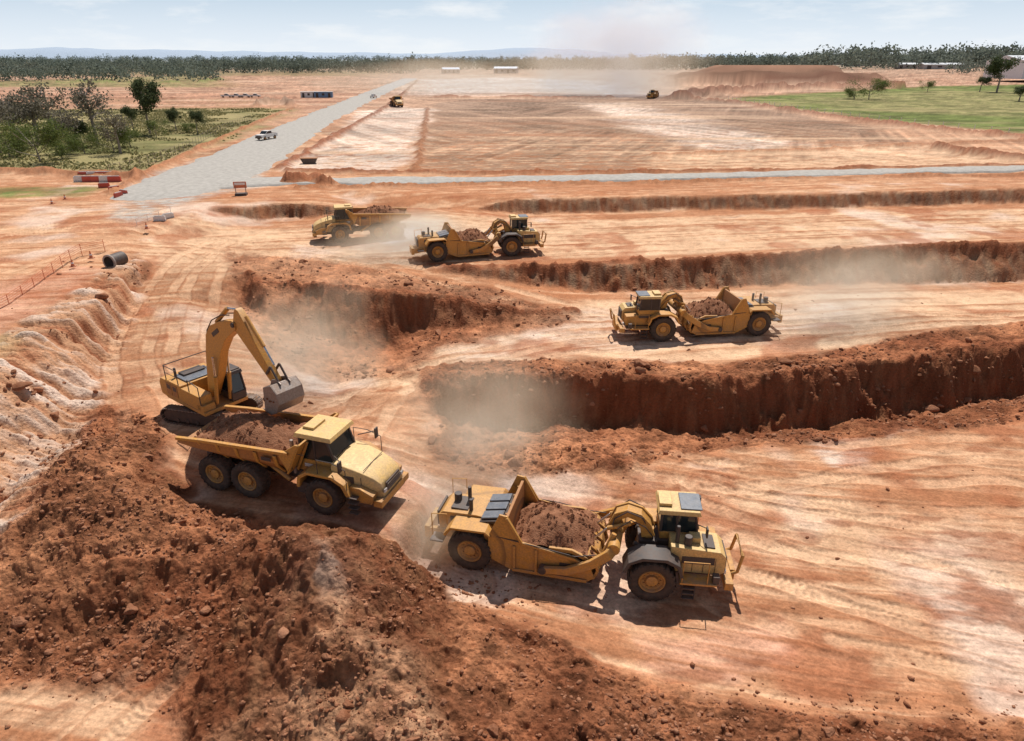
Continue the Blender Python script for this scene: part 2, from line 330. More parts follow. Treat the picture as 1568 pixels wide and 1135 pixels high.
    fz=sst(dist,600,2500);col=mix(col,C(.24,.26,.21),fz*.9);col=mix(col,C(.42,.46,.48),sst(dist,2500,8000)*.9)  # pale haze tone blended into the far ground colour
    z=z+sst(X,250,900)*sst(Y,300,700)*7
    for (px,py,pr,pz) in PADS:
        q=sst(np.hypot(X-px,Y-py),pr+1.2,pr);z=z*(1-q)+(pz+np.clip(z-pz,-.04,.04))*q
    return z,np.clip(col,.01,.9),np.clip(loose+bat*.4,0,1)
SC1=(2.45,27.3,0.0);SC2=(-4.3,72.4,3.6);SC3=(16.7,55.6,1.3);TR1=(-11.45,31.2,1.75);TR2=(-17.8,80.0,3.6);EX=(-18.8,38.0,2.5)
for (x,y,z),hd,hs in [(SC1,-14,5),(SC2,16,5),(SC3,189,5),(TR1,-19,4.2),(TR2,196,4.5),(EX,-37,1)]:
    for k in np.linspace(-hs,hs,5): PADS.append((x+k*math.cos(R(hd)),y+k*math.sin(R(hd)),2.6,z))
PADS.append((SC1[0]+6.5,SC1[1]-1.4,2.6,0))
# ------------------------------------------------------------------ materials
def newmat(name):
    m=bpy.data.materials.new(name);m.use_nodes=True;nt=m.node_tree;return m,nt,nt.nodes['Principled BSDF']
def nd(nt,t,**k):
    n=nt.nodes.new(t)
    for a,b in k.items(): setattr(n,a,b)
    return n
def paint(name,base,rough=.5,metal=0,dust=.4,dcol=(.42,.25,.15),var=.25,scale=3,spec=.5):
    m,nt,b=newmat(name);l=nt.links.new
    tc=nd(nt,'ShaderNodeTexCoord');n=nd(nt,'ShaderNodeTexNoise');n.inputs['Scale'].default_value=scale;n.inputs['Detail'].default_value=6;n.inputs['Roughness'].default_value=.65
    l(tc.outputs['Object'],n.inputs['Vector'])
    g=nd(nt,'ShaderNodeNewGeometry');sx=nd(nt,'ShaderNodeSeparateXYZ');l(g.outputs['Normal'],sx.inputs[0])
    mr=nd(nt,'ShaderNodeMapRange');mr.inputs[1].default_value=-.2;mr.inputs[2].default_value=1;mr.inputs[3].default_value=.3;mr.inputs[4].default_value=1;l(sx.outputs['Z'],mr.inputs[0])
    so=nd(nt,'ShaderNodeSeparateXYZ');l(tc.outputs['Object'],so.inputs[0])
    mz=nd(nt,'ShaderNodeMapRange');mz.inputs[1].default_value=0;mz.inputs[2].default_value=2.4;mz.inputs[3].default_value=1.8;mz.inputs[4].default_value=.6;l(so.outputs['Z'],mz.inputs[0])
    rr=nd(nt,'ShaderNodeMapRange');rr.inputs[1].default_value=.32;rr.inputs[2].default_value=.68;l(n.outputs['Fac'],rr.inputs[0])
    a=nd(nt,'ShaderNodeMath',operation='MULTIPLY');l(rr.outputs[0],a.inputs[0]);l(mr.outputs[0],a.inputs[1])
    c=nd(nt,'ShaderNodeMath',operation='MULTIPLY');l(a.outputs[0],c.inputs[0]);l(mz.outputs[0],c.inputs[1])
    d=nd(nt,'ShaderNodeMath',operation='MULTIPLY_ADD',use_clamp=True);l(c.outputs[0],d.inputs[0]);d.inputs[1].default_value=dust*1.5;d.inputs[2].default_value=dust*.3
    n2=nd(nt,'ShaderNodeTexNoise');n2.inputs['Scale'].default_value=scale*3.7;n2.inputs['Detail'].default_value=4;l(tc.outputs['Object'],n2.inputs['Vector'])
    v=nd(nt,'ShaderNodeMapRange');v.inputs[3].default_value=1-var;v.inputs[4].default_value=1+var;v.inputs[1].default_value=.3;v.inputs[2].default_value=.7;l(n2.outputs['Fac'],v.inputs[0])
    mul=nd(nt,'ShaderNodeVectorMath',operation='SCALE');mul.inputs[0].default_value=base;l(v.outputs[0],mul.inputs['Scale'])
    mx=nd(nt,'ShaderNodeMix',data_type='RGBA');l(d.outputs[0],mx.inputs[0]);l(mul.outputs[0],mx.inputs[6]);mx.inputs[7].default_value=(*dcol,1)
    # dark brown blended into seams and corners
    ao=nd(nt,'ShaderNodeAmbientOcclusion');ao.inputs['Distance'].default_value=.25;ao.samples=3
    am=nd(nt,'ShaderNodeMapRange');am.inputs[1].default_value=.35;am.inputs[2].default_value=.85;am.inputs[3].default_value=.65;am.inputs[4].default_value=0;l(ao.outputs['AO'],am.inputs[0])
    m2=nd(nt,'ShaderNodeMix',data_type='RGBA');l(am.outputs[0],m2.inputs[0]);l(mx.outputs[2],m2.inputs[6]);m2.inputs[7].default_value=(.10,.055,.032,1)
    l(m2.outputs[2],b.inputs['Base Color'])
    ro=nd(nt,'ShaderNodeMapRange');ro.inputs[3].default_value=rough;ro.inputs[4].default_value=.95;l(d.outputs[0],ro.inputs[0]);l(ro.outputs[0],b.inputs['Roughness'])
    b.inputs['Metallic'].default_value=metal
    return m
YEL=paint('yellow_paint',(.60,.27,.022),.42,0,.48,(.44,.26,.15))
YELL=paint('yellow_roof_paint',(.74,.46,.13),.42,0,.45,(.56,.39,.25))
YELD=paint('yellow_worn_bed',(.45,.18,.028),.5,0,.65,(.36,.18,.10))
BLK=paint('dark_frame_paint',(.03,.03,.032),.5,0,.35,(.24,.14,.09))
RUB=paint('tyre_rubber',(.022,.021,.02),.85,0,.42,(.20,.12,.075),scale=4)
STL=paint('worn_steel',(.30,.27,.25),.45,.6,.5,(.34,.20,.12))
CHR=paint('cylinder_rod',(.6,.6,.6),.2,1,.1)
WHI=paint('white_paint',(.75,.75,.73),.4,0,.25)
GRY=paint('grey_panel',(.10,.12,.15),.3,0,.25,(.4,.33,.28))
ORA=paint('safety_orange',(.65,.15,.05),.6,0,.35)
REDP=paint('barrier_red',(.55,.05,.03),.5,0,.2)
BLU=paint('site_shed_blue',(.12,.25,.42),.5,0,.2)
CON=paint('concrete_pipe',(.30,.28,.26),.8,0,.3)
ROOFW=paint('metal_roofing',(.72,.73,.74),.4,0,.05)
BRK=paint('shed_wall',(.42,.40,.38),.8,0,.1)
def glassmat():
    m,nt,b=newmat('tinted_glass');b.inputs['Base Color'].default_value=(.02,.028,.03,1);b.inputs['Roughness'].default_value=.1;b.inputs['Specular IOR Level'].default_value=.6
    return m
GLS=glassmat()
def soilmat(name,c1,c2,sc=2.5):
    m,nt,b=newmat(name);l=nt.links.new
    tc=nd(nt,'ShaderNodeTexCoord');n=nd(nt,'ShaderNodeTexNoise');n.inputs['Scale'].default_value=sc;n.inputs['Detail'].default_value=8;n.inputs['Roughness'].default_value=.7;l(tc.outputs['Object'],n.inputs['Vector'])
    r=nd(nt,'ShaderNodeMapRange');r.inputs[1].default_value=.3;r.inputs[2].default_value=.7;l(n.outputs['Fac'],r.inputs[0])
    mx=nd(nt,'ShaderNodeMix',data_type='RGBA');mx.inputs[6].default_value=(*c1,1);mx.inputs[7].default_value=(*c2,1);l(r.outputs[0],mx.inputs[0]);l(mx.outputs[2],b.inputs['Base Color'])
    b.inputs['Roughness'].default_value=1;b.inputs['Specular IOR Level'].default_value=.1
    n2=nd(nt,'ShaderNodeTexNoise');n2.inputs['Scale'].default_value=14;n2.inputs['Detail'].default_value=6;l(tc.outputs['Object'],n2.inputs['Vector'])
    bp=nd(nt,'ShaderNodeBump');bp.inputs['Strength'].default_value=.8;bp.inputs['Distance'].default_value=.08;l(n2.outputs['Fac'],bp.inputs['Height']);l(bp.outputs[0],b.inputs['Normal'])
    return m
SOIL=soilmat('loaded_soil',(.15,.055,.026),(.38,.18,.10))
CLOD=soilmat('clod_soil',(.19,.068,.031),(.46,.22,.125),.8)
def groundmat():
    m,nt,b=newmat('ground_soil');l=nt.links.new
    at=nd(nt,'ShaderNodeAttribute',attribute_name='Col');lo=nd(nt,'ShaderNodeAttribute',attribute_name='loose');tc=nd(nt,'ShaderNodeTexCoord')
    n=nd(nt,'ShaderNodeTexNoise');n.inputs['Scale'].default_value=7;n.inputs['Detail'].default_value=8;n.inputs['Roughness'].default_value=.75;l(tc.outputs['Object'],n.inputs['Vector'])
    r=nd(nt,'ShaderNodeMapRange');r.inputs[1].default_value=.3;r.inputs[2].default_value=.7;r.inputs[3].default_value=.70;r.inputs[4].default_value=1.28;l(n.outputs['Fac'],r.inputs[0])
    s=nd(nt,'ShaderNodeVectorMath',operation='SCALE');l(at.outputs['Color'],s.inputs[0]);l(r.outputs[0],s.inputs['Scale']);l(s.outputs[0],b.inputs['Base Color'])
    b.inputs['Roughness'].default_value=1;b.inputs['Specular IOR Level'].default_value=.08
    vo=nd(nt,'ShaderNodeTexVoronoi');vo.inputs['Scale'].default_value=5;l(tc.outputs['Object'],vo.inputs['Vector'])
    ad=nd(nt,'ShaderNodeMath',operation='MULTIPLY_ADD');l(vo.outputs['Distance'],ad.inputs[0]);ad.inputs[1].default_value=-.6;l(n.outputs['Fac'],ad.inputs[2])
    st=nd(nt,'ShaderNodeMapRange');st.inputs[3].default_value=.38;st.inputs[4].default_value=1.0;l(lo.outputs['Fac'],st.inputs[0])
    bp=nd(nt,'ShaderNodeBump');bp.inputs['Distance'].default_value=.17;l(st.outputs[0],bp.inputs['Strength']);l(ad.outputs[0],bp.inputs['Height']);l(bp.outputs[0],b.inputs['Normal'])
    return m
GRD=groundmat()
def grid_mesh(name,X,Y,Z,nr,nc,mat,col=None,loose=None):
    me=bpy.data.meshes.new(name);n=nr*nc
    co=np.stack([X,Y,Z],1).astype(np.float32)
    me.vertices.add(n);me.vertices.foreach_set('co',co.ravel())
    i=np.arange(nr-1)[:,None]*nc+np.arange(nc-1)[None,:]
    q=np.stack([i,i+1,i+nc+1,i+nc],-1).reshape(-1,4)
    me.loops.add(q.size);me.loops.foreach_set('vertex_index',q.ravel().astype(np.int32))
    me.polygons.add(len(q));me.polygons.foreach_set('loop_start',(np.arange(len(q))*4).astype(np.int32));me.polygons.foreach_set('loop_total',np.full(len(q),4,np.int32))
    me.polygons.foreach_set('use_smooth',np.ones(len(q),bool))
    me.update(calc_edges=True)
    if col is not None:
        a=me.color_attributes.new('Col','FLOAT_COLOR','POINT');a.data.foreach_set('color',np.concatenate([col,np.ones((n,1))],1).astype(np.float32).ravel())
        a=me.attributes.new('loose','FLOAT','POINT');a.data.foreach_set('value',loose.astype(np.float32))
    me.materials.append(mat)
    o=bpy.data.objects.new(name,me);scene.collection.objects.link(o);return o
vs=np.arange(1290,97,-1.3)
b_=(567-vs)/FPX;t_=CAM_H/(sp-cp*b_);yr=(cp+sp*b_)*t_
w=t_.copy()
yr=np.concatenate([[-400,-150,-60,-20,-5,3,8],yr,[3500,4500,6000,8000,11000,16000]])
w=np.concatenate([[w[0]]*7,w,[3500,4500,6000,8000,11000,16000]])
ac=np.concatenate([[-40,-20,-10,-5,-3,-2.2,-1.7,-1.4,-1.2],np.arange(-1.06,-.82,.005),np.arange(-.82,.82,.00128),np.arange(.82,1.06,.005),[1.2,1.4,1.7,2.2,3,5,10,20,40]])
XX=(w[:,None]*ac[None,:]);YY=np.repeat(yr[:,None],len(ac),1)
fx=XX.ravel();fy=YY.ravel()
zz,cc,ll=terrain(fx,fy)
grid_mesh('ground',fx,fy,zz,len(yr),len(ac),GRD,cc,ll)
# ------------------------------------------------------------------ generic mesh kit
class Rig:
    def __init__(s,name): s.name=name;s.parts={};s.X=Matrix.Identity(4);s.inst=[]
    def add(s,part,mat,vs,fs):
        p=s.parts.setdefault(part,[[],[],mat]);o=len(p[0])
        p[0].extend([tuple(s.X@Vector(v)) for v in vs]);p[1].extend([tuple(i+o for i in f) for f in fs])
    def box(s,part,mat,c,d,rot=(0,0,0),taper=1):
        M=Euler([R(a) for a in rot]).to_matrix();v=[]
        for x,y,z in [(-1,-1,-1),(1,-1,-1),(1,1,-1),(-1,1,-1),(-1,-1,1),(1,-1,1),(1,1,1),(-1,1,1)]:
            k=taper if z>0 else 1
            v.append(Vector(c)+M@Vector((x*d[0]/2*k,y*d[1]/2*k,z*d[2]/2)))
        s.add(part,mat,v,[(0,3,2,1),(4,5,6,7),(0,1,5,4),(1,2,6,5),(2,3,7,6),(3,0,4,7)])
    def prism(s,part,mat,pts,y0,y1,inset=0):
        n=len(pts);v=[(x,y0,z) for x,z in pts]+[(x,y1,z) for x,z in pts]
        s.add(part,mat,v,[tuple(range(n)),tuple(range(2*n-1,n-1,-1))]+[(i,i+n,(i+1)%n+n,(i+1)%n) for i in range(n)])
    def cyl(s,part,mat,p0,p1,r0,r1=None,n=14):
        r1=r0 if r1 is None else r1;p0=Vector(p0);p1=Vector(p1);d=(p1-p0).normalized();a=d.orthogonal().normalized();b=d.cross(a)
        v=[];
        for p,r in((p0,r0),(p1,r1)):
            for i in range(n):
                t=2*math.pi*i/n;v.append(p+(a*math.cos(t)+b*math.sin(t))*r)
        s.add(part,mat,v,[tuple(range(n-1,-1,-1)),tuple(range(n,2*n))]+[(i,(i+1)%n,(i+1)%n+n,i+n) for i in range(n)])
    def tube(s,part,mat,pts,r,n=8,rect=None):
        pts=[Vector(p) for p in pts];v=[];f=[];m=len(pts)
        for k,p in enumerate(pts):
            d=((pts[min(k+1,m-1)]-p).normalized()+(p-pts[max(k-1,0)]).normalized()).normalized()
            rr=r[k] if isinstance(r,(list,tuple)) else r
            up=Vector((0,1,0)) if abs(d.y)<.9 else Vector((0,0,1))
            a=up.cross(d).normalized();b=d.cross(a)
            if rect:
                for q,e in((-1,-1),(1,-1),(1,1),(-1,1)): v.append(p+a*q*rr+b*e*rect)
                nn=4
            else:
                nn=n
                for i in range(n):
                    t=2*math.pi*i/n;v.append(p+(a*math.cos(t)+b*math.sin(t))*rr)
        for k in range(m-1):
            for i in range(nn): f.append((k*nn+i,k*nn+(i+1)%nn,(k+1)*nn+(i+1)%nn,(k+1)*nn+i))
        f.append(tuple(range(nn-1,-1,-1)));f.append(tuple(range((m-1)*nn,m*nn)))
        s.add(part,mat,v,f)
    def lathe(s,part,mat,prof,c,n=36):
        v=[];f=[];m=len(prof)
        for i in range(n):
            t=2*math.pi*i/n
            for r,y in prof: v.append((c[0]+r*math.cos(t),c[1]+y,c[2]+r*math.sin(t)))
        for i in range(n):
            j=(i+1)%n
            for k in range(m-1): f.append((i*m+k,i*m+k+1,j*m+k+1,j*m+k))
        s.add(part,mat,v,f)
    def wheel(s,idx,c,Rr,W,n=40,lugs=22):
        T=f'wheel_{idx}_tyre';H=f'wheel_{idx}_rim'
        pr=[(.56,-.36),(.60,-.43),(.72,-.5),(.86,-.495),(.935,-.45),(.955,-.38),(.955,.38),(.935,.45),(.86,.495),(.72,.5),(.60,.43),(.56,.36)]
        s.lathe(T,RUB,[(r*Rr,y*W) for r,y in pr],c,n)
        for side in(-1,1):
            for i in range(lugs):
                t0=2*math.pi*(i+(.5 if side>0 else 0))/lugs;dt=.42*2*math.pi/lugs;v=[]
                for (yy,sk,ri,ro) in((.03,0,.94,1.0),(.40,.35,.94,.995),(.51,.42,.84,.93)):
                    th=t0+sk*2*math.pi/lugs
                    for (a,r) in((-dt/2,ri),(dt/2,ri),(dt/2,ro),(-dt/2,ro)):
                        v.append((c[0]+Rr*r*math.cos(th+a),c[1]+side*yy*W,c[2]+Rr*r*math.sin(th+a)))
                f=[(0,1,2,3),(8,9,10,11)]
                for k in(0,4):
                    for q in range(4): f.append((k+q,k+(q+1)%4,k+4+(q+1)%4,k+4+q))
                s.add(T,RUB,v,f)
            s.lathe(H,YEL,[(r*Rr,side*y*W) for r,y in[(.565,.37),(.53,.42),(.50,.40),(.46,.27),(.30,.20),(.26,.22),(.24,.36),(.16,.39),(.001,.39)]],c,28)
            for i in range(12):
                t=2*math.pi*i/12;x=c[0]+.36*Rr*math.cos(t);z=c[2]+.36*Rr*math.sin(t)
                s.cyl(H,STL,(x,c[1]+side*.2*W,z),(x,c[1]+side*.27*W,z),.035*Rr,n=6)
    def rail(s,part,mat,pts,r=.022): s.tube(part,mat,pts,r,6)
    def cab(s,pre,x0,x1,y0,y1,z0,z1,slant=.15,roof=YELL,body=YEL,zl=.38,ro=.12):
        h=z1-z0;zm=z0+h*zl;w=.05
        s.prism(pre,body,[(x0,z0),(x1+slant*.2,z0),(x1+slant*.35,zm),(x0,zm)],y0,y1)
        s.prism(pre+'_glass',GLS,[(x0+.03,zm),(x1+slant*.35-.04,zm),(x1-slant-.03,z1-.02),(x0+.03,z1-.02)],y0+.04,y1-.04)
        for y in(y0+w,y1-w):
            s.tube(pre+'_pillars',BLK,[(x0+.04,y,zm-.02),(x0+.04,y,z1)],.065,rect=.05)
            s.tube(pre+'_pillars',BLK,[(x1+slant*.35-.03,y,zm-.02),(x1-slant-.02,y,z1)],.055,rect=.05)
            xm=(x0+x1)/2-.1;s.tube(pre+'_pillars',BLK,[(xm,y,zm-.02),(xm,y,z1)],.05,rect=.045)
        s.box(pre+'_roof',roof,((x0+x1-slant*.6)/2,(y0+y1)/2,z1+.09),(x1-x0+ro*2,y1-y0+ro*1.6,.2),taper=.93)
    def build(s,loc=(0,0,0),hd=0,scale=1,tilt=(0,0),name=None,bevel=.022):
        e=bpy.data.objects.new(name or s.name,None);scene.collection.objects.link(e);e.empty_display_size=.5
        e.location=loc;e.rotation_euler=(tilt[0],tilt[1],R(hd));e.scale=(scale,)*3
        if not hasattr(s,'meshes'):
            s.meshes={}
            for k,(v,f,mat) in s.parts.items():
                me=bpy.data.meshes.new(k);me.from_pydata(v,[],f);me.materials.append(mat)
                bm=bmesh.new();bm.from_mesh(me);bmesh.ops.recalc_face_normals(bm,faces=bm.faces)
                for q in bm.faces:q.smooth=True
                bm.to_mesh(me);bm.free();me.set_sharp_from_angle(angle=R(32));s.meshes[k]=me
        for k,me in s.meshes.items():
            o=bpy.data.objects.new(k,me);scene.collection.objects.link(o);o.parent=e
            if bevel and 'wheel' not in k and 'soil' not in k and 'rail' not in k:
                b=o.modifiers.new('b','BEVEL');b.width=bevel;b.segments=2;b.limit_method='ANGLE';b.angle_limit=R(40)
        return e
def heap(rig,part,x0,x1,y0,y1,zf,n=26,mat=None,seed=0):
    v=[];f=[]
    gx,gy=np.meshgrid(np.linspace(-1,1,n),np.linspace(-1,1,n),indexing='ij')
    nz=fbm(gx.ravel()*2.2,gy.ravel()*2.2,.9,4,40+seed)+.5*np.abs(fbm(gx.ravel()*2.2,gy.ravel()*2.2,.3,3,50+seed))
    k=0
    for i in range(n):
        for j in range(n):
            u,w_=gx[i,j],gy[i,j]
            v.append((x0+(x1-x0)*(u+1)/2,y0+(y1-y0)*(w_+1)/2,zf(u,w_)+nz[k]*.20));k+=1
    for i in range(n-1):
        for j in range(n-1): f.append((i*n+j,(i+1)*n+j,(i+1)*n+j+1,i*n+j+1))
    rig.add(part,mat or SOIL,v,f)
    for _ in range(150):
        i=random.randrange(n*n);c=Vector(v[i]);r=random.uniform(.04,.16)
        ic=[(1,0,0),(-1,0,0),(0,1,0),(0,-1,0),(0,0,1),(0,0,-1)]
        vv=[c+Vector(q)*r*random.uniform(.7,1.3) for q in ic]
        rig.add(part,mat or SOIL,vv,[(0,2,4),(2,1,4),(1,3,4),(3,0,4),(2,0,5),(1,2,5),(3,1,5),(0,3,5)])
# ------------------------------------------------------------------ articulated dump truck
def make_truck(loaded=True):
    g=Rig('articulated_dump_truck');RW=.95
    for y in(-.45,.45): g.box('rear_frame',BLK,(-2.2,y,1.15),(5.9,.18,.38))
    for x in(-4.6,-2.9,-.6,.5): g.box('rear_frame',BLK,(x,0,1.12),(.25,1.0,.3))
    for x in(-1.85,-3.8): g.cyl('rear_axles',BLK,(x,-1.2,.95),(x,1.2,.95),.2)
    i=1
    for x in(2.4,-1.85,-3.8):
        for y in(-1.36,1.36): g.wheel(i,(x,y,.95),RW,.72);i+=1
    secs=[(-5.55,2.35,2.75,1.25),(-5.0,2.12,2.78,1.2),(-4.0,1.80,2.86,1.1),(-1.5,1.66,2.98,1.05),(.1,1.64,3.05,1.02),(.75,2.0,3.1,1.02)]
    def ring(x,zb,zt,hb):
        hm=hb+.38;ht=1.72;zm=zb+(zt-zb)*.45
        out=[(-ht,zt),(-hm-.18,zm),(-hb,zb),(hb,zb),(hm+.18,zm),(ht,zt)]
        inn=[(ht-.1,zt),(hm+.07,zm+.03),(hb-.05,zb+.12),(-hb+.05,zb+.12),(-hm-.07,zm+.03),(-ht+.1,zt)]
        return [(x,y,z) for y,z in out+inn]
    v=[];f=[]
    for sct in secs: v+=ring(*sct)
    n=12
    for k in range(len(secs)-1):
        for q in range(n): f.append((k*n+q,k*n+(q+1)%n,(k+1)*n+(q+1)%n,(k+1)*n+q))
    for k in(0,len(secs)-1):
        for q in range(5): f.append((k*n+q,k*n+q+1,k*n+10-q,k*n+11-q))
    g.add('dump_body',YELD,v,f)
    for y in(-1.74,1.74):
        g.tube('body_rail',YEL,[(-5.6,y,2.74),(-4.0,y,2.88),(-1.5,y,3.0),(.9,y,3.12)],.07,rect=.09)
        for x,zb in((-4.3,2.0),(-3.2,1.85),(-2.1,1.8),(-1.0,1.76),(.1,1.74)):
            g.tube('body_ribs',YEL,[(x,math.copysign(1.14,y),zb-.08),(x,math.copysign(1.62,y),zb+.52),(x,math.copysign(1.74,y),2.86)],.09,rect=.05)
        g.box('decal',BLK,(-.35,math.copysign(1.80,y),2.62),(.55,.02,.2),(0,0,0))
    g.prism('headboard',YEL,[(.62,1.95),(.74,1.95),(1.55,3.62),(1.43,3.62)],-1.72,1.72)
    for y in(-1.72,1.62): g.prism('headboard',YEL,[(.3,2.9),(.75,2.0),(1.55,3.62),(1.3,3.62)],y,y+.1)
    for y in(-1.1,-.4,.4,1.1): g.prism('headboard_ribs',YEL,[(.75,1.9),(.9,1.9),(1.62,3.5),(1.5,3.55)],y-.05,y+.05)
    if loaded:
        heap(g,'soil_load',-5.0,.8,-1.55,1.55,lambda u,w_:2.62+.85*(1-abs(u+.1)**2*.9)*(1-w_*w_)-.25*max(0,-u-.6))
    for y in(-.85,.85):
        g.cyl('hoist_cylinder',YEL,(.1,y,1.0),(-1.0,y,1.7),.12);
    g.box('hitch',BLK,(.9,0,1.2),(.8,.7,.55));g.cyl('hitch',BLK,(.95,0,.8),(.95,0,1.65),.24)
    g.box('front_frame',BLK,(3.1,0,1.05),(3.9,1.0,.5))
    g.cyl('front_axle',BLK,(2.4,-1.2,.95),(2.4,1.2,.95),.2)
    hs_=[(2.75,1.22,2.72),(3.4,1.20,2.62),(4.2,1.14,2.42),(4.8,1.05,2.18),(5.12,.97,1.92),(5.26,.92,1.62),(5.28,.9,1.3)]
    v=[];f=[];m=7
    for x,hw,zt in hs_:
        zb=1.2;r_=.22
        v+=[(x,-hw,zb),(x,-hw,max(zb+.02,zt-r_*1.4)),(x,-hw+r_*.55,max(zb+.04,zt-.10)),(x,0,zt),(x,hw-r_*.55,max(zb+.04,zt-.10)),(x,hw,max(zb+.02,zt-r_*1.4)),(x,hw,zb)]
    for k in range(len(hs_)-1):
        for q in range(m-1): f.append((k*m+q,k*m+q+1,(k+1)*m+q+1,(k+1)*m+q))
    f.append(tuple(range(m)));f.append(tuple(range((len(hs_)-1)*m,len(hs_)*m)))
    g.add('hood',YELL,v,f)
    g.box('grille',BLK,(5.27,0,1.58),(.08,1.25,.42),(0,-8,0));
    for z in(1.46,1.58,1.70): g.box('grille_bars',STL,(5.32,0,z),(.03,1.2,.03))
    for sg in(-1,1):
        g.box('hood_vents',BLK,(3.5,sg*1.20,1.95),(.8,.04,.35),(0,0,-sg*4));g.box('hood_seams',BLK,(4.25,sg*1.135,1.75),(.03,.03,.8))
    g.box('hood_seams',BLK,(4.28,0,2.40),(.03,1.8,.03),(0,0,0))
    g.box('bumper',YEL,(5.15,0,1.02),(.45,2.7,.34));g.box('bumper_lower',BLK,(5.1,0,.78),(.35,2.2,.2))
    for y in(-.8,.8): g.box('headlights',WHI,(5.30,y,1.5),(.08,.24,.18))
    for sg in(-1,1):
        y0,y1=(.92,1.72) if sg>0 else(-1.72,-.92)
        arc=[(1.25,1.35),(1.35,1.85),(1.75,2.12),(3.0,2.12),(3.5,1.85),(3.75,1.35)];ou=[(3.95,1.35),(3.68,1.95),(3.1,2.26),(1.68,2.26),(1.2,1.95),(1.08,1.35)]
        g.prism('fender',YEL,arc+ou,y0,y1)
        g.prism('fender_front',YEL,[(3.8,1.0),(4.9,1.0),(5.0,1.45),(4.3,1.75),(3.8,1.75)],*((.95,1.45) if sg>0 else(-1.45,-.95)))
        for k in range(4): g.box('steps',BLK,(4.05,sg*1.6,.5+.28*k),(.5,.3,.05))
        g.rail('handrails',BLK,[(3.8,sg*1.65,1.7),(3.8,sg*1.65,2.75),(3.1,sg*1.62,3.0),(2.3,sg*1.62,3.0),(2.3,sg*1.62,2.25)])
        g.rail('mirror_arm',BLK,[(2.9,sg*1.05,3.0),(3.5,sg*1.5,3.05),(3.55,sg*1.6,3.0)],.03);g.box('mirrors',BLK,(3.56,sg*1.66,2.9),(.08,.28,.55))
        g.box('side_tank',BLK,(1.35,sg*1.2,1.2),(.8,.6,.6))
    g.cab('cab',.95,2.75,-.95,.95,1.75,3.62,.28)
    g.box('aircon',YELL,(1.25,0,3.86),(.6,1.0,.14))
    g.box('cab_base',BLK,(1.8,0,1.6),(2.0,2.0,.4))
    g.cyl('exhaust',STL,(.72,-1.15,1.7),(.72,-1.15,3.5),.09);g.cyl('air_cleaner',BLK,(.8,1.2,2.2),(.8,1.2,3.0),.2)
    g.box('engine_box',YEL,(.75,-.2,2.1),(.4,1.5,.8))
    g.rail('handrails',BLK,[(.9,-1.6,2.2),(.9,-1.6,3.1),(1.6,-1.6,3.1)])
    g.box('number_plate',WHI,(1.4,-.97,2.15),(.5,.02,.18));g.box('number_plate',WHI,(1.4,.97,2.15),(.5,.02,.18))
    return g
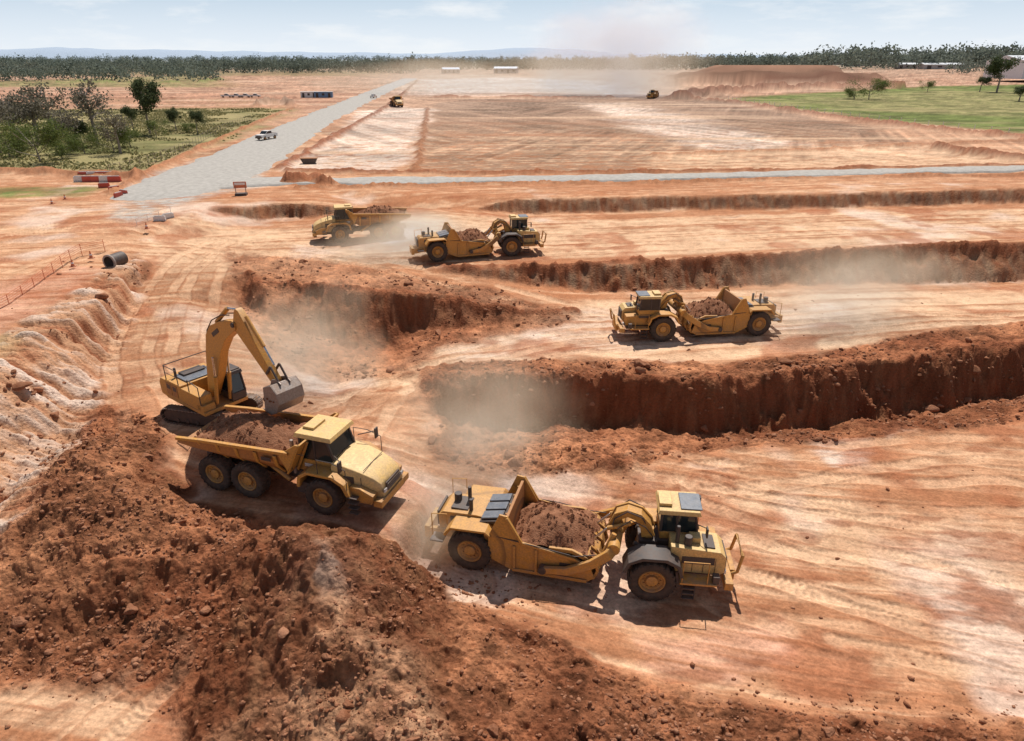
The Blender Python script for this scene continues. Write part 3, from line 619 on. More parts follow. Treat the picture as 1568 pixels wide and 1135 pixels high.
# ------------------------------------------------------------------ wheel tractor scraper
def make_scraper(art=0,seed=0):
    g=Rig('wheel_tractor_scraper');r=1.14
    side=[(1.55,.45),(1.95,.75),(1.75,1.35),(.9,1.75),(-.6,2.0),(-1.6,2.15),(-2.35,3.55),(-2.75,3.6),(-3.3,2.3),(-3.4,1.0),(-2.2,.42)]
    for y in(-1.82,1.70):
        g.prism('bowl_side',YEL,side,y,y+.12)
    for sg in(-1,1):
        y=sg*1.85
        g.tube('bowl_ribs',YEL,[(1.7,y,1.4),(.9,y,1.78),(-.6,y,2.02),(-1.6,y,2.18)],.07,rect=.07)
        g.tube('bowl_ribs',YEL,[(1.6,y,.55),(-2.1,y,.5)],.09,rect=.05)
        for x in(-.9,-2.0): g.tube('bowl_ribs',YEL,[(x,y,.6),(x,y,1.95)],.07,rect=.05)
        g.box('decal',BLK,(.55,sg*1.83,1.3),(.6,.02,.2))
        g.tube('bowl_ribs',YEL,[(-1.62,y,2.15),(-2.38,y,3.5)],.06,rect=.06)
    g.box('bowl_floor',STL,(-.3,0,.5),(3.7,3.5,.1));g.box('cutting_edge',STL,(1.6,0,.42),(.5,3.6,.06),(0,12,0))
    g.prism('ejector',YELD,[(-2.35,.5),(-2.25,.5),(-2.35,3.4),(-2.5,3.4)],-1.69,1.69)
    for y in(-1.2,-.4,.4,1.2): g.prism('ejector_ribs',YEL,[(-2.5,.6),(-2.9,.6),(-2.6,3.3),(-2.5,3.3)],y-.05,y+.05)
    g.prism('apron',YEL,[(1.65,.5),(1.95,.6),(2.15,1.1),(2.0,1.65),(1.6,1.95),(1.52,1.9),(1.88,1.6),(2.0,1.1),(1.82,.7)],-1.68,1.68)
    for y in(-1.0,0,1.0): g.prism('apron_ribs',YEL,[(1.95,.6),(2.05,.6),(2.27,1.1),(2.1,1.7),(1.65,2.05),(1.62,1.95),(2.0,1.65),(2.15,1.1)],y-.06,y+.06)
    heap(g,'soil_load',-2.3,1.85,-1.68,1.68,lambda u,w_:1.8+1.15*(1-abs(u-.0)**1.8)*(1-.8*w_*w_)+.15*(u<-.5),seed=seed)
    for sg in(-1,1):
        g.tube('draft_arm',YEL,[(-.6,sg*2.02,.95),(.6,sg*2.02,1.1),(1.8,sg*2.0,1.75),(2.55,sg*1.75,2.25),(2.8,sg*1.3,2.45)],[.16,.2,.22,.24,.24],rect=.11)
        g.cyl('trunnion',BLK,(-.55,sg*1.8,.95),(-.55,sg*2.18,.95),.2)
        g.cyl('bowl_lift_cylinder',YEL,(2.7,sg*1.0,2.95),(2.3,sg*1.25,1.95),.13);g.cyl('bowl_lift_rod',CHR,(2.3,sg*1.25,1.95),(2.05,sg*1.4,1.35),.06)
        g.tube('apron_arm',YEL,[(-.3,sg*1.72,2.05),(.8,sg*1.72,2.1),(1.7,sg*1.7,1.7)],.1,rect=.08)
        g.rail('hoses',BLK,[(2.0,sg*1.7,2.1),(1.0,sg*1.9,1.95),(-.5,sg*1.92,2.15),(-2.9,sg*1.8,2.3)],.03)
    g.cyl('crosstube',YEL,(2.75,-1.6,2.45),(2.75,1.6,2.45),.3,n=20)
    arc=[(2.75,0,2.5),(2.6,0,3.0),(2.75,0,3.5),(3.2,0,3.75),(3.75,0,3.6),(4.1,0,3.15),(4.25,0,2.6)]
    for y in(-.32,.32): g.tube('gooseneck',YEL,[(x,y,z) for x,_,z in arc],[.3,.26,.22,.2,.22,.28,.32],rect=.07)
    g.tube('gooseneck_web',YEL,arc,[.22,.18,.15,.13,.15,.2,.24],rect=.28)
    for sg in(-1,1):
        g.cyl('apron_cylinder',YEL,(3.4,sg*.55,3.35),(2.3,sg*.6,2.9),.11);g.cyl('apron_rod',CHR,(2.3,sg*.6,2.9),(1.7,sg*.6,2.2),.05)
        g.cyl('steering_cylinder',BLK,(3.6,sg*.65,2.35),(4.9,sg*.75,1.9),.11)
        g.rail('hoses',BLK,[(4.3,sg*.25,2.9),(3.9,sg*.45,3.7),(3.2,sg*.5,3.95),(2.6,sg*.45,3.4),(2.5,sg*.7,2.8)],.035)
        g.rail('hoses',BLK,[(4.5,sg*.35,2.6),(4.1,sg*.6,3.3),(3.4,sg*.65,3.6),(2.8,sg*.8,3.1)],.03)
    g.box('rear_frame',YEL,(-4.4,0,1.35),(2.4,1.3,.8));g.box('rear_frame',YEL,(-3.35,0,1.5),(.5,3.3,1.3))
    g.cyl('rear_axle',BLK,(-4.3,-1.3,r),(-4.3,1.3,r),.3)
    for i,y in((1,-1.5),(2,1.5)): g.wheel(i,(-4.3,y,r),r,.92)
    g.prism('rear_engine_hood',YEL,[(-6.2,1.5),(-3.4,1.5),(-3.4,2.5),(-4.2,2.62),(-6.0,2.55),(-6.25,2.3)],-.85,.85)
    g.box('rear_radiator',BLK,(-6.3,0,2.0),(.12,1.4,.85));g.box('hood_vents',BLK,(-5.2,0,2.62),(.9,1.1,.08))
    for sg in(-1,1):
        g.box('rear_vents',BLK,(-5.0,sg*.86,2.2),(1.2,.04,.3))
        g.prism('rear_fender',YEL,[(-5.5,1.9),(-5.2,2.35),(-3.5,2.42),(-3.2,2.2),(-3.2,2.32),(-3.45,2.54),(-5.25,2.47),(-5.62,2.0)],*((.9,1.95) if sg>0 else(-1.95,-.9)))
        g.box('push_frame',YEL,(-6.2,sg*.75,1.2),(1.4,.25,.5),(0,-8,0))
        g.rail('rear_handrails',YEL,[(-6.3,sg*1.6,1.6),(-6.3,sg*1.6,2.9),(-5.5,sg*1.6,3.0),(-5.5,sg*1.6,2.4)],.03)
        g.box('rear_step',BLK,(-6.1,sg*1.35,1.3),(.7,.7,.08));
    g.box('push_block',YEL,(-6.9,0,1.1),(.3,1.7,.7))
    for x,y,hh in((-4.9,.3,3.45),(-4.6,-.45,3.25)): g.cyl('exhaust_stack',BLK,(x,y,2.5),(x,y,hh),.1);
    g.cyl('air_cleaner',BLK,(-5.5,.2,2.5),(-5.5,.2,3.05),.2)
    for y in(-.75,0,.75): g.box('oil_cooler',GRY,(-3.35,y,2.75),(1.1,.62,.1),(0,-12,0))
    g.box('ejector_guide',BLK,(-3.3,0,2.6),(1.3,2.4,.16),(0,-12,0))
    g.cyl('ejector_cylinder',CHR,(-3.9,0,1.9),(-2.6,0,1.9),.09)
    g.X=Matrix.Translation((4.15,0,0))@Matrix.Rotation(R(art),4,'Z')@Matrix.Translation((-4.15,0,0))
    g.box('hitch',BLK,(4.2,0,2.0),(.9,1.0,.9));g.cyl('hitch_pin',YEL,(4.2,0,1.3),(4.2,0,2.9),.3)
    g.box('tractor_frame',BLK,(5.6,0,1.15),(3.6,1.3,.7))
    g.cyl('front_axle',BLK,(4.4,-1.3,r),(4.4,1.3,r),.32)
    for i,y in((3,-1.5),(4,1.5)): g.wheel(i,(4.4,y,r),r,.92)
    hood=[(5.2,1.4),(7.55,1.35),(7.75,1.5),(7.75,2.35),(7.5,2.62),(5.2,2.8)]
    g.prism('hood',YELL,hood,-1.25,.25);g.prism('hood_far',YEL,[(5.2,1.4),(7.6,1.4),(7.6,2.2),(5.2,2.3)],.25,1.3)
    g.box('grille',BLK,(7.78,-.5,1.95),(.06,1.25,.8))
    for k in range(6): g.box('grille_bars',STL,(7.82,-.5,1.65+k*.12),(.03,1.2,.025))
    g.box('hood_vents',BLK,(6.5,-1.255,2.1),(1.5,.03,.4));g.box('hood_vents',BLK,(7.0,-.5,2.70),(.5,1.0,.04),(0,5,0))
    for x in(5.75,6.25,6.75,7.3): g.box('hood_seams',BLK,(x,-1.26,1.85),(.02,.02,.85))
    g.box('hood_box',YELL,(6.35,-.5,2.85),(.5,.5,.3));g.cyl('air_cleaner',YELL,(6.0,-.9,2.7),(6.0,-.9,3.2),.18);g.cyl('exhaust_stack',BLK,(5.5,-.85,2.7),(5.5,-.85,3.7),.09)
    for sg in(-1,1):
        arc=[(3.15,1.7),(3.35,2.15),(3.9,2.42),(4.9,2.42),(5.45,2.15),(5.65,1.6)];ou=[(5.8,1.6),(5.6,2.25),(5.0,2.58),(3.85,2.58),(3.22,2.25),(3.0,1.7)]
        g.prism('tractor_fender' if sg<0 else 'tractor_fender_far',BLK if sg<0 else YEL,arc+ou,*((.9,2.0) if sg>0 else(-2.0,-.9)))
        g.box('side_platform',YEL,(6.5,sg*1.6,1.25),(1.7,.7,.12));
        for k in range(3): g.box('steps',BLK,(6.1,sg*1.85,.4+.3*k),(.55,.25,.05))
        for dx in(-.28,.28): g.rail('step_rails',BLK,[(6.1+dx,sg*1.85,.35),(6.1+dx,sg*1.85,1.3)],.025)
        g.rail('handrails',YEL,[(5.75,sg*1.9,1.3),(5.75,sg*1.9,2.5),(6.9,sg*1.9,2.5),(6.9,sg*1.9,1.3)],.028)
        g.box('headlights',WHI,(7.8,sg*1.1,1.5),(.1,.25,.2));g.box('light_pod',BLK,(7.3,sg*1.7,1.5),(.3,.35,.4))
    g.box('front_bumper',YEL,(7.95,0,1.05),(.4,3.4,.4))
    g.tube('bail',YEL,[(7.9,-.85,1.0),(8.45,-.85,1.3),(8.6,-.8,2.2),(8.6,.8,2.2),(8.45,.85,1.3),(7.9,.85,1.0)],.09,8)
    g.box('cushion_plate',YEL,(8.25,0,1.0),(.25,1.5,.6))
    g.cab('cab',4.75,6.5,-.15,1.45,2.35,3.85,.12,roof=YELL,zl=.30,ro=.14)
    g.box('cab_roof_panel',GRY,(6.15,.65,4.07),(1.0,1.35,.06));g.box('cab_base',BLK,(5.5,.6,2.25),(2.0,1.8,.3))
    g.box('cab_roof_aircon',YELL,(4.95,.65,4.12),(.6,1.0,.16))
    g.rail('mirror_arm',BLK,[(6.4,-.2,3.4),(6.8,-.6,3.5)],.03);g.box('mirrors',BLK,(6.85,-.65,3.3),(.08,.3,.5))
    g.rail('mirror_arm',BLK,[(6.4,1.45,3.4),(6.8,1.85,3.5)],.03);g.box('mirrors',BLK,(6.85,1.9,3.3),(.08,.3,.5))
    g.X=Matrix.Identity(4);return g
# ------------------------------------------------------------------ excavator
def make_excavator(up=0):
    g=Rig('tracked_excavator')
    g.X=Matrix.Rotation(R(up),4,'Z')
    for sg in(-1,1):
        y=sg*1.3;n=44;prof=[]
        for i in range(12): t=math.pi/2+math.pi*i/11;prof.append((-2.05+.48*math.cos(t),.5+.48*math.sin(t)))
        for i in range(12): t=-math.pi/2+math.pi*i/11;prof.append((2.05+.48*math.cos(t),.5+.48*math.sin(t)))
        g.prism('track_frame',BLK,[(x*.94,.5+(z-.5)*.75) for x,z in prof],y-.2,y+.2)
        L=[0]
        pp=prof+[prof[0]]
        for a,b in zip(pp[:-1],pp[1:]): L.append(L[-1]+math.hypot(b[0]-a[0],b[1]-a[1]))
        for k in range(48):
            s_=L[-1]*k/48
            for q in range(len(pp)-1):
                if L[q]<=s_<=L[q+1]:
                    t=(s_-L[q])/(L[q+1]-L[q]+1e-9);a,b=pp[q],pp[q+1];x=a[0]+(b[0]-a[0])*t;z=a[1]+(b[1]-a[1])*t;an=math.degrees(math.atan2(b[1]-a[1],b[0]-a[0]));break
            g.box('track_shoes',STL,(x,y,z),(.205,.62,.05),(0,-an,0));
            g.box('track_shoes',STL,(x,y,z),(.03,.62,.12),(0,-an,0))
        for x in(-1.4,-.7,0,.7,1.4): g.cyl('rollers',BLK,(x,y-.25,.25),(x,y+.25,.25),.14)
    g.box('car_body',BLK,(0,0,.75),(1.8,2.2,.4));g.cyl('slew_ring',BLK,(0,0,.9),(0,0,1.1),.75,n=24)
    g.X=Matrix.Identity(4)
    g.box('deck',YEL,(-.35,0,1.2),(4.3,2.9,.22))
    g.prism('counterweight',YEL,[(-3.1,1.25),(-2.3,1.15),(-2.3,2.35),(-2.9,2.35),(-3.15,2.0)],-1.45,1.45)
    g.box('engine_house',YEL,(-1.45,0,1.85),(1.75,2.9,1.1));g.box('engine_hood',GRY,(-1.5,.1,2.44),(1.5,2.0,.1))
    for x in(-2.0,-1.3): g.box('side_doors',YELD,(x,-1.46,1.85),(.6,.03,.8));g.box('side_vents',BLK,(x,-1.475,2.0),(.4,.02,.3))
    g.box('engine_hood_cover',BLK,(-1.9,.1,2.54),(.7,1.4,.12));g.cyl('exhaust',BLK,(-2.0,-.9,2.4),(-2.0,-.9,3.05),.08)
    g.box('right_tank',YEL,(.45,-1.05,1.8),(2.1,.8,.95));g.box('tool_box',YEL,(1.4,-1.05,1.5),(.6,.8,.45))
    g.box('left_panel',YEL,(-.45,1.0,1.85),(.5,.9,1.1))
    for y in(-1.42,1.42): g.rail('handrails',BLK,[(-2.2,y,2.4),(-2.2,y,3.35),(-.8,y,3.35),(-.8,y,2.4)],.03);g.rail('handrails',BLK,[(-2.2,y,2.9),(-.8,y,2.9)],.02)
    g.rail('handrails',BLK,[(-2.25,-1.42,3.35),(-2.25,1.42,3.35)],.03)
    g.rail('handrails',BLK,[(1.5,-1.42,1.5),(1.5,-1.42,2.9),(.4,-1.42,3.1),(.4,-1.42,2.3)],.03)
    g.cab('cab',-.1,1.75,.45,1.42,1.35,3.0,.22,roof=BLK,zl=.3,ro=.03,body=BLK)
    g.box('cab_guard',BLK,(.8,.93,3.22),(1.5,.9,.08))
    def arm(part,pts,hw,mat=YEL): g.prism(part,mat,pts,-hw,hw)
    arm('boom',[(.35,1.75),(.75,1.6),(2.0,3.5),(2.75,5.1),(3.5,6.05),(4.75,6.95),(4.75,7.35),(4.45,7.42),(3.2,7.1),(2.1,6.6),(1.45,5.9),(1.0,4.5)],.27)
    g.cyl('boom_pin',BLK,(4.6,-.36,7.2),(4.6,.36,7.2),.14);g.cyl('boom_pin',BLK,(.55,-.5,1.78),(.55,.5,1.78),.17)
    for y in(-.45,.45):
        g.cyl('boom_cylinder',YEL,(1.55,y,1.5),(1.95,y,3.4),.12);g.cyl('boom_cylinder_rod',CHR,(1.95,y,3.4),(2.1,y,4.7),.065)
    g.box('boom_lights',WHI,(1.6,.32,5.2),(.12,.1,.12));g.rail('hoses',BLK,[(.9,.2,3.0),(1.1,.2,4.8),(1.6,.2,6.2),(2.3,.2,6.95),(3.4,.2,7.5),(4.3,.2,7.7)],.04)
    g.rail('hoses',BLK,[(.9,-.2,3.0),(1.1,-.2,4.8),(1.6,-.2,6.2),(2.3,-.2,6.95),(3.4,-.2,7.5),(4.3,-.2,7.7)],.04);g.box('decal',BLK,(2.6,-.28,6.3),(.9,.02,.25),(0,-33,0))
    g.cyl('stick_cylinder',YEL,(2.5,0,6.85),(3.9,0,7.95),.13);g.cyl('stick_cylinder_rod',CHR,(3.9,0,7.95),(5.0,0,8.1),.065)
    arm('stick',[(4.4,6.95),(4.65,6.8),(7.45,4.35),(7.75,4.5),(7.7,4.75),(5.9,7.15),(5.2,8.1),(4.95,8.2),(4.75,7.95)],.2)
    g.cyl('bucket_cylinder',YEL,(5.6,0,7.85),(6.85,0,6.4),.11);g.cyl('bucket_cylinder_rod',CHR,(6.85,0,6.4),(7.55,0,5.5),.055)
    for y in(-.28,.28):
        g.tube('bucket_link',BLK,[(7.1,y,4.95),(7.6,y,5.5)],.07,rect=.04);g.tube('bucket_link',BLK,[(7.6,y,5.5),(8.15,y,4.75)],.07,rect=.04)
    g.X=Matrix.Translation((.1,0,0))
    sh=[(7.35,4.45),(8.05,4.75),(8.5,4.35),(8.6,3.75),(8.3,3.2),(7.75,2.9),(7.2,2.95)]
    inn=[(7.2,3.03),(7.72,2.99),(8.22,3.27),(8.5,3.78),(8.42,4.28),(8.0,4.63),(7.4,4.37)]
    g.prism('bucket',STL,sh+inn,-.8,.8)
    for y in(-.84,.78): g.prism('bucket_side',STL,sh,y,y+.06)
    for y in(-.68,-.34,0,.34,.68): g.prism('bucket_teeth',STL,[(7.3,2.88),(7.3,3.1),(6.85,2.98)],y-.07,y+.07)
    for y in(-.3,.3): g.prism('bucket_ears',STL,[(7.3,4.4),(7.45,4.75),(7.9,4.9),(8.3,4.7),(8.0,4.4)],y-.04,y+.04)
    heap(g,'bucket_soil',7.2,8.4,-.75,.75,lambda u,w_:3.75+.3*(1-u*u)*(1-w_*w_),n=12)
    return g
trk=make_truck();trk.build(TR1,-19,1.08);trk.build(TR2,196,1.03)
trk.build((*S(608,163,L0),L0),-70,1.1)
make_scraper(8,0).build(SC1,-14.5,.98)
s2=make_scraper(-6,1);s2.build(SC2,16,.94);make_scraper(-6,2).build(SC3,189,.96)
s2.build((*S(1000,150,L0),L0),250,1.0)
make_excavator(22).build(EX,-37,1.0)
# ------------------------------------------------------------------ clods
def tri(name,V,F,mats,mi=None,smooth=False):
    k=F.shape[1];me=bpy.data.meshes.new(name);me.vertices.add(len(V));me.vertices.foreach_set('co',V.astype(np.float32).ravel())
    me.loops.add(F.size);me.loops.foreach_set('vertex_index',F.astype(np.int32).ravel());me.polygons.add(len(F))
    me.polygons.foreach_set('loop_start',(np.arange(len(F))*k).astype(np.int32));me.polygons.foreach_set('loop_total',np.full(len(F),k,np.int32))
    for m in mats: me.materials.append(m)
    if mi is not None: me.polygons.foreach_set('material_index',mi.astype(np.int32))
    me.update(calc_edges=True)
    o=bpy.data.objects.new(name,me);scene.collection.objects.link(o);return o
def clods():
    base=[]
    for k in range(12):
        bm=bmesh.new();bmesh.ops.create_icosphere(bm,subdivisions=3 if k<5 else 1,radius=1)
        V=np.array([v.co[:] for v in bm.verts]);F=np.array([[v.index for v in f.verts] for f in bm.faces]);bm.free()
        if k<5:
            for _ in range(11):   # broken flat faces
                d=rng.normal(size=3);d/=np.linalg.norm(d);h=rng.uniform(.45,.8);p=V@d;V=V-np.maximum(p-h,0)[:,None]*d[None,:]
            V=V*(1+rng.uniform(-.05,.05,(len(V),1)))
        else: V=V*(1+rng.uniform(-.4,.3,(len(V),1)))
        V=V*np.array([1.15,.9,.7])*1.15;base.append((V,F))
    n=220000;y=12+58*rng.rand(n)**1.35;x=rng.uniform(-1,1,n)*(8+y*.85)
    z,c,l=terrain(x,y)
    cl=fbm(x,y,4,3,60)
    p=np.clip(l-.25,0,1)*np.clip(.36+cl*1.3,0.05,1)*.40+.0012
    toe=np.exp(-((x-S(180,990)[0])/6)**2-((y-S(180,985)[1])/1.8)**2)*.7+np.exp(-((x-S(680,910)[0])/4)**2-((y-S(680,910)[1])/1.5)**2)*.5+np.exp(-((x-S(1200,1110)[0])/14)**2-((y-S(1200,1110)[1])/1.3)**2)*.25
    p=p+toe*.5
    ok=rng.rand(n)<p;x=x[ok];y=y[ok];z=z[ok];toe=toe[ok];l=l[ok]
    r=.03+.10*rng.rand(len(x))**3.0;big=(rng.rand(len(x))<.02+.05*toe)&(l>.3);r[big]+=rng.rand(big.sum())*.24
    r=r*np.clip(y/30,.8,1.5)
    VV=[];FF=[];o=0
    for i in range(len(x)):
        V,F=base[rng.randint(5)] if r[i]>.15 else base[5+rng.randint(7)]
        a=rng.rand()*6.28;ca,sa=math.cos(a),math.sin(a);s=r[i]*rng.uniform(.7,1.3,3)
        W=V*s;W=np.stack([W[:,0]*ca-W[:,1]*sa+x[i],W[:,0]*sa+W[:,1]*ca+y[i],W[:,2]+z[i]+r[i]*.15],1)
        VV.append(W);FF.append(F+o);o+=len(V)
    tri('soil_clods',np.concatenate(VV),np.concatenate(FF),[CLOD]);print('clods',len(x))
clods()
# ------------------------------------------------------------------ gravel roads
GRM=soilmat('gravel',(.33,.30,.265),(.52,.48,.43),1.2)
def road(name,pl,wd,zt):
    pl=smooth_pl(pl,3);P=np.array(pl);n=len(P);X=[];Y=[];Z=[]
    seg=np.hypot(*(P[1:]-P[:-1]).T);s=np.concatenate([[0],np.cumsum(seg)]);m=int(s[-1]/1.5)
    q=np.linspace(0,s[-1],m);px=np.interp(q,s,P[:,0]);py=np.interp(q,s,P[:,1]);W=np.interp(q,s,np.interp(np.linspace(0,1,n),np.linspace(0,1,len(wd)),wd))
    tx=np.gradient(px);ty=np.gradient(py);L=np.hypot(tx,ty);nx=-ty/L;ny=tx/L
    off=np.array([-1.12,-1,-.8,-.4,0,.4,.8,1,1.12]);hh=np.array([-.5,.0,.05,.08,.12,.08,.05,.0,-.5])
    e1=fbm(px,py,5,4,70)*1.1+fbm(px,py,1.3,2,71)*.4;drop=sst(q,9,0)*.5
    ww=W/2
    for k in range(len(off)):
        d=off[k]*(ww+e1*(1 if abs(off[k])>.7 else 0));X.append(px+nx*d);Y.append(py+ny*d);Z.append(zt+hh[k]-drop+(.03*fbm(px+k*3,py,2,2,72)))
    X=np.array(X).T.ravel();Y=np.array(Y).T.ravel();Z=np.array(Z).T.ravel()
    return grid_mesh(name,X,Y,Z,m,len(off),GRM)
road('gravel_road',[S(u,v,L0+.15) for u,v in[(215,312),(255,290),(320,266),(375,240),(425,212),(480,184),(540,157),(590,135),(628,120)]],[9,13,17,15,13,12,12,14],L0+.22)
road('gravel_crossroad',[S(u,v,L0+.15) for u,v in[(262,290),(330,282),(420,276),(560,277),(760,275),(1000,271),(1250,265),(1568,257),(1900,250)]],[6,8,6,5.5,5.5,5.5],L0+.26)
# ------------------------------------------------------------------ vegetation
def leafmat(name,c1,c2):
    m,nt,b=newmat(name);l=nt.links.new;g=nd(nt,'ShaderNodeNewGeometry')
    mx=nd(nt,'ShaderNodeMix',data_type='RGBA');mx.inputs[6].default_value=(*c1,1);mx.inputs[7].default_value=(*c2,1);l(g.outputs['Random Per Island'],mx.inputs[0]);l(mx.outputs[2],b.inputs['Base Color'])
    b.inputs['Roughness'].default_value=.8;b.inputs['Specular IOR Level'].default_value=.2
    tr=nd(nt,'ShaderNodeBsdfTranslucent');l(mx.outputs[2],tr.inputs[0]);ms=nd(nt,'ShaderNodeMixShader');ms.inputs[0].default_value=.3;l(b.outputs[0],ms.inputs[1]);l(tr.outputs[0],ms.inputs[2]);l(ms.outputs[0],nt.nodes['Material Output'].inputs[0]);return m
LEAF=leafmat('eucalypt_leaves',(.045,.065,.028),(.13,.15,.065));LEAFG=leafmat('bright_leaves',(.06,.09,.02),(.19,.22,.06));LEAFB=leafmat('dry_leaves',(.13,.115,.08),(.24,.21,.15))
FARL=leafmat('distant_leaves',(.11,.135,.11),(.21,.24,.19));FARH=leafmat('hazy_leaves',(.20,.24,.24),(.30,.34,.33))  # aerial haze mixed into both of these leaf colours
BARK=paint('bark',(.26,.22,.18),.9,0,.1)
def quads(cen,size,rs):
    n=len(cen);a=rs.normal(size=(n,3));a/=np.linalg.norm(a,axis=1)[:,None];b=rs.normal(size=(n,3));b-=(a*b).sum(1)[:,None]*a;b/=np.linalg.norm(b,axis=1)[:,None]
    s=size[:,None];q=np.stack([cen+a*s,cen+b*s*.55,cen-a*s,cen-b*s*.55],1).reshape(-1,3);return q,np.arange(4*n).reshape(-1,4)
def make_tree(name,seed,H,kind='gum'):
    rs=np.random.RandomState(seed);g=Rig('t');tips=[]
    h0=H*(.3 if kind!='shrub' else .08)
    top=Vector((rs.uniform(-.06,.06)*H,rs.uniform(-.06,.06)*H,H*.8))
    g.tube('a',BARK,[(0,0,-.3),(0,0,h0),(top.x*.5,top.y*.5,(h0+top.z)/2),top],[.028*H,.022*H,.013*H,.004*H],7);tips.append(top)
    nl={'gum':9,'bare':12,'shrub':9}[kind]
    for i in range(nl):
        zz_=rs.uniform(h0,H*.72);t=(zz_-0)/(top.z);s=Vector((top.x*t*.8,top.y*t*.8,zz_));a=rs.rand()*6.28;L=H*rs.uniform(.18,.36)*(1.15-.5*t)
        if kind=='shrub': L=H*rs.uniform(.4,.7)
        e=s+Vector((math.cos(a)*L,math.sin(a)*L,L*rs.uniform(.35,.9)));m=(s+e)/2+Vector((0,0,-.05*L))
        g.tube('a',BARK,[s,m,e],[.011*H,.007*H,.002*H],5);tips.append(e);tips.append((m+e)/2)
        for k in range(3 if kind!='bare' else 5):
            e2=m+(e-m)*rs.rand()+Vector(rs.uniform(-.13,.13,3))*H;e2.z=max(e2.z,h0*.8);g.tube('a',BARK,[m,e2],[.005*H,.0015*H],4);tips.append(e2)
    per={'gum':130,'bare':14,'shrub':120}[kind];rad={'gum':.075,'bare':.06,'shrub':.15}[kind]*H
    cen=[]
    for t in tips:
        k=int(per*rs.uniform(.4,1.4));r=rad*rs.uniform(.6,1.4);cen.append(np.array(t)+rs.normal(size=(k,3))*r*np.array([.75,.75,.5]))
    cen=np.concatenate(cen);cen[:,2]=np.maximum(cen[:,2],.1)
    q,f=quads(cen,rs.uniform(.12,.28,len(cen))*(H/10)**.5,rs)
    v,fc,_=g.parts['a'];nv=len(v)
    me=bpy.data.meshes.new(name);me.from_pydata(v+[tuple(x) for x in q],[],fc+[tuple(int(i)+nv for i in x) for x in f])
    me.materials.append(BARK);me.materials.append({'gum':LEAF,'bare':LEAFB,'shrub':LEAFG}[kind])
    me.polygons.foreach_set('material_index',np.array([0]*len(fc)+[1]*len(f),np.int32));return me
TM={('gum',i):make_tree('gum',20+i,10,'gum') for i in range(3)};TM.update({('bare',i):make_tree('bare',30+i,10,'bare') for i in range(2)});TM.update({('shrub',i):make_tree('shrub',40+i,10,'shrub') for i in range(2)})
def plant(kind,i,u,v,hpx,nm,z=L0,wx=1):
    x,y=S(u,v,z);t=(y*cp-(z-CAM_H)*sp);h=hpx*t/FPX
    o=bpy.data.objects.new(nm,TM[(kind,i)]);scene.collection.objects.link(o);o.location=(x,y,z-.1);s=h/9.2;o.scale=(s*wx,s*wx,s);o.rotation_euler=(0,0,random.uniform(0,6.28))
for k,i,u,v,h,wx in [('bare',0,85,215,88,1.1),('bare',1,150,222,96,1),('gum',0,230,205,78,.8),('gum',1,205,200,36,1),('bare',1,30,225,74,1.1),('gum',2,270,200,34,.8),('gum',1,303,205,35,.8),('bare',0,0,235,84,1.2),('bare',0,185,235,64,1.1),('gum',2,120,225,44,1.2),('bare',1,60,222,78,1.2),('bare',1,-60,235,80,1.2),('gum',0,-110,240,90,1.2),('bare',0,110,232,66,1.2),('bare',1,20,205,60,1.2),('gum',1,60,205,48,1.2)]:
    plant(k,i,u,v,h,'gum_tree' if k=='gum' else 'sparse_gum_tree',wx=wx)
for i,u,v,h,wx in [(0,62,248,54,1.1),(1,15,240,38,1.2),(0,175,232,36,1),(1,130,235,32,1.1),(1,200,225,28,1),(0,240,210,22,1),(1,95,242,28,1.2),(0,30,228,32,1.3),(1,290,203,15,1.2)]: plant('shrub',i,u,v,h,'green_shrub',wx=wx)
for k,i,u,v,h,wx in [('gum',0,1526,141,50,1),('gum',1,1500,140,22,1.2),('gum',2,1560,155,24,1.5),('shrub',0,1330,152,26,1.3),('shrub',1,1308,151,16,1.5),('shrub',0,1420,140,14,1.2),('gum',1,1600,145,40,1.3)]: plant(k,i,u,v,h,'gum_tree' if k=='gum' else 'green_shrub',wx=wx)
def forest(name,items,mat,seed):
    rs=np.random.RandomState(seed);CS=[];SZ=[]
    for x,y,z,h in items:
        w_=h*rs.uniform(.32,.5)
        for k in range(rs.randint(4,7)):
            c=np.array([x+rs.uniform(-1,1)*w_*.8,y+rs.uniform(-1,1)*w_*.8,z+h*rs.uniform(.35,.85)]);m=rs.randint(12,20)
            CS.append(c+rs.normal(size=(m,3))*np.array([w_*.35,w_*.35,h*.11]));SZ.append(rs.uniform(.05,.1,m)*h)
        m=8;CS.append(np.stack([np.full(m,x)+rs.normal(size=m)*w_*.6,np.full(m,y),z+h*rs.uniform(0,.4,m)],1));SZ.append(np.full(m,.1*h))
    V,F=quads(np.concatenate(CS),np.concatenate(SZ),rs);return tri(name,V,F,[mat])
def row(u0,u1,v0,v1,n,h0,h1,zf=lambda x,y:L0):
    r=[]
    for _ in range(n):
        u=random.uniform(u0,u1);v=random.uniform(v0,v1);x,y=S(u,v,L0);r.append((x,y,zf(x,y),random.uniform(h0,h1)*random.uniform(.8,1.15)))
    return r
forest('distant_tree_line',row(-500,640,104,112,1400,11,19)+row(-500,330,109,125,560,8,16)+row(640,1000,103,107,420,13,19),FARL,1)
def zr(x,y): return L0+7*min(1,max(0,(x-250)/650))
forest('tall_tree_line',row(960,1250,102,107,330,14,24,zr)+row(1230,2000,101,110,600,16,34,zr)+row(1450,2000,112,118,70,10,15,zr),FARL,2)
forest('hazy_tree_line',row(-800,2300,94.5,99,2400,14,28),FARH,3)
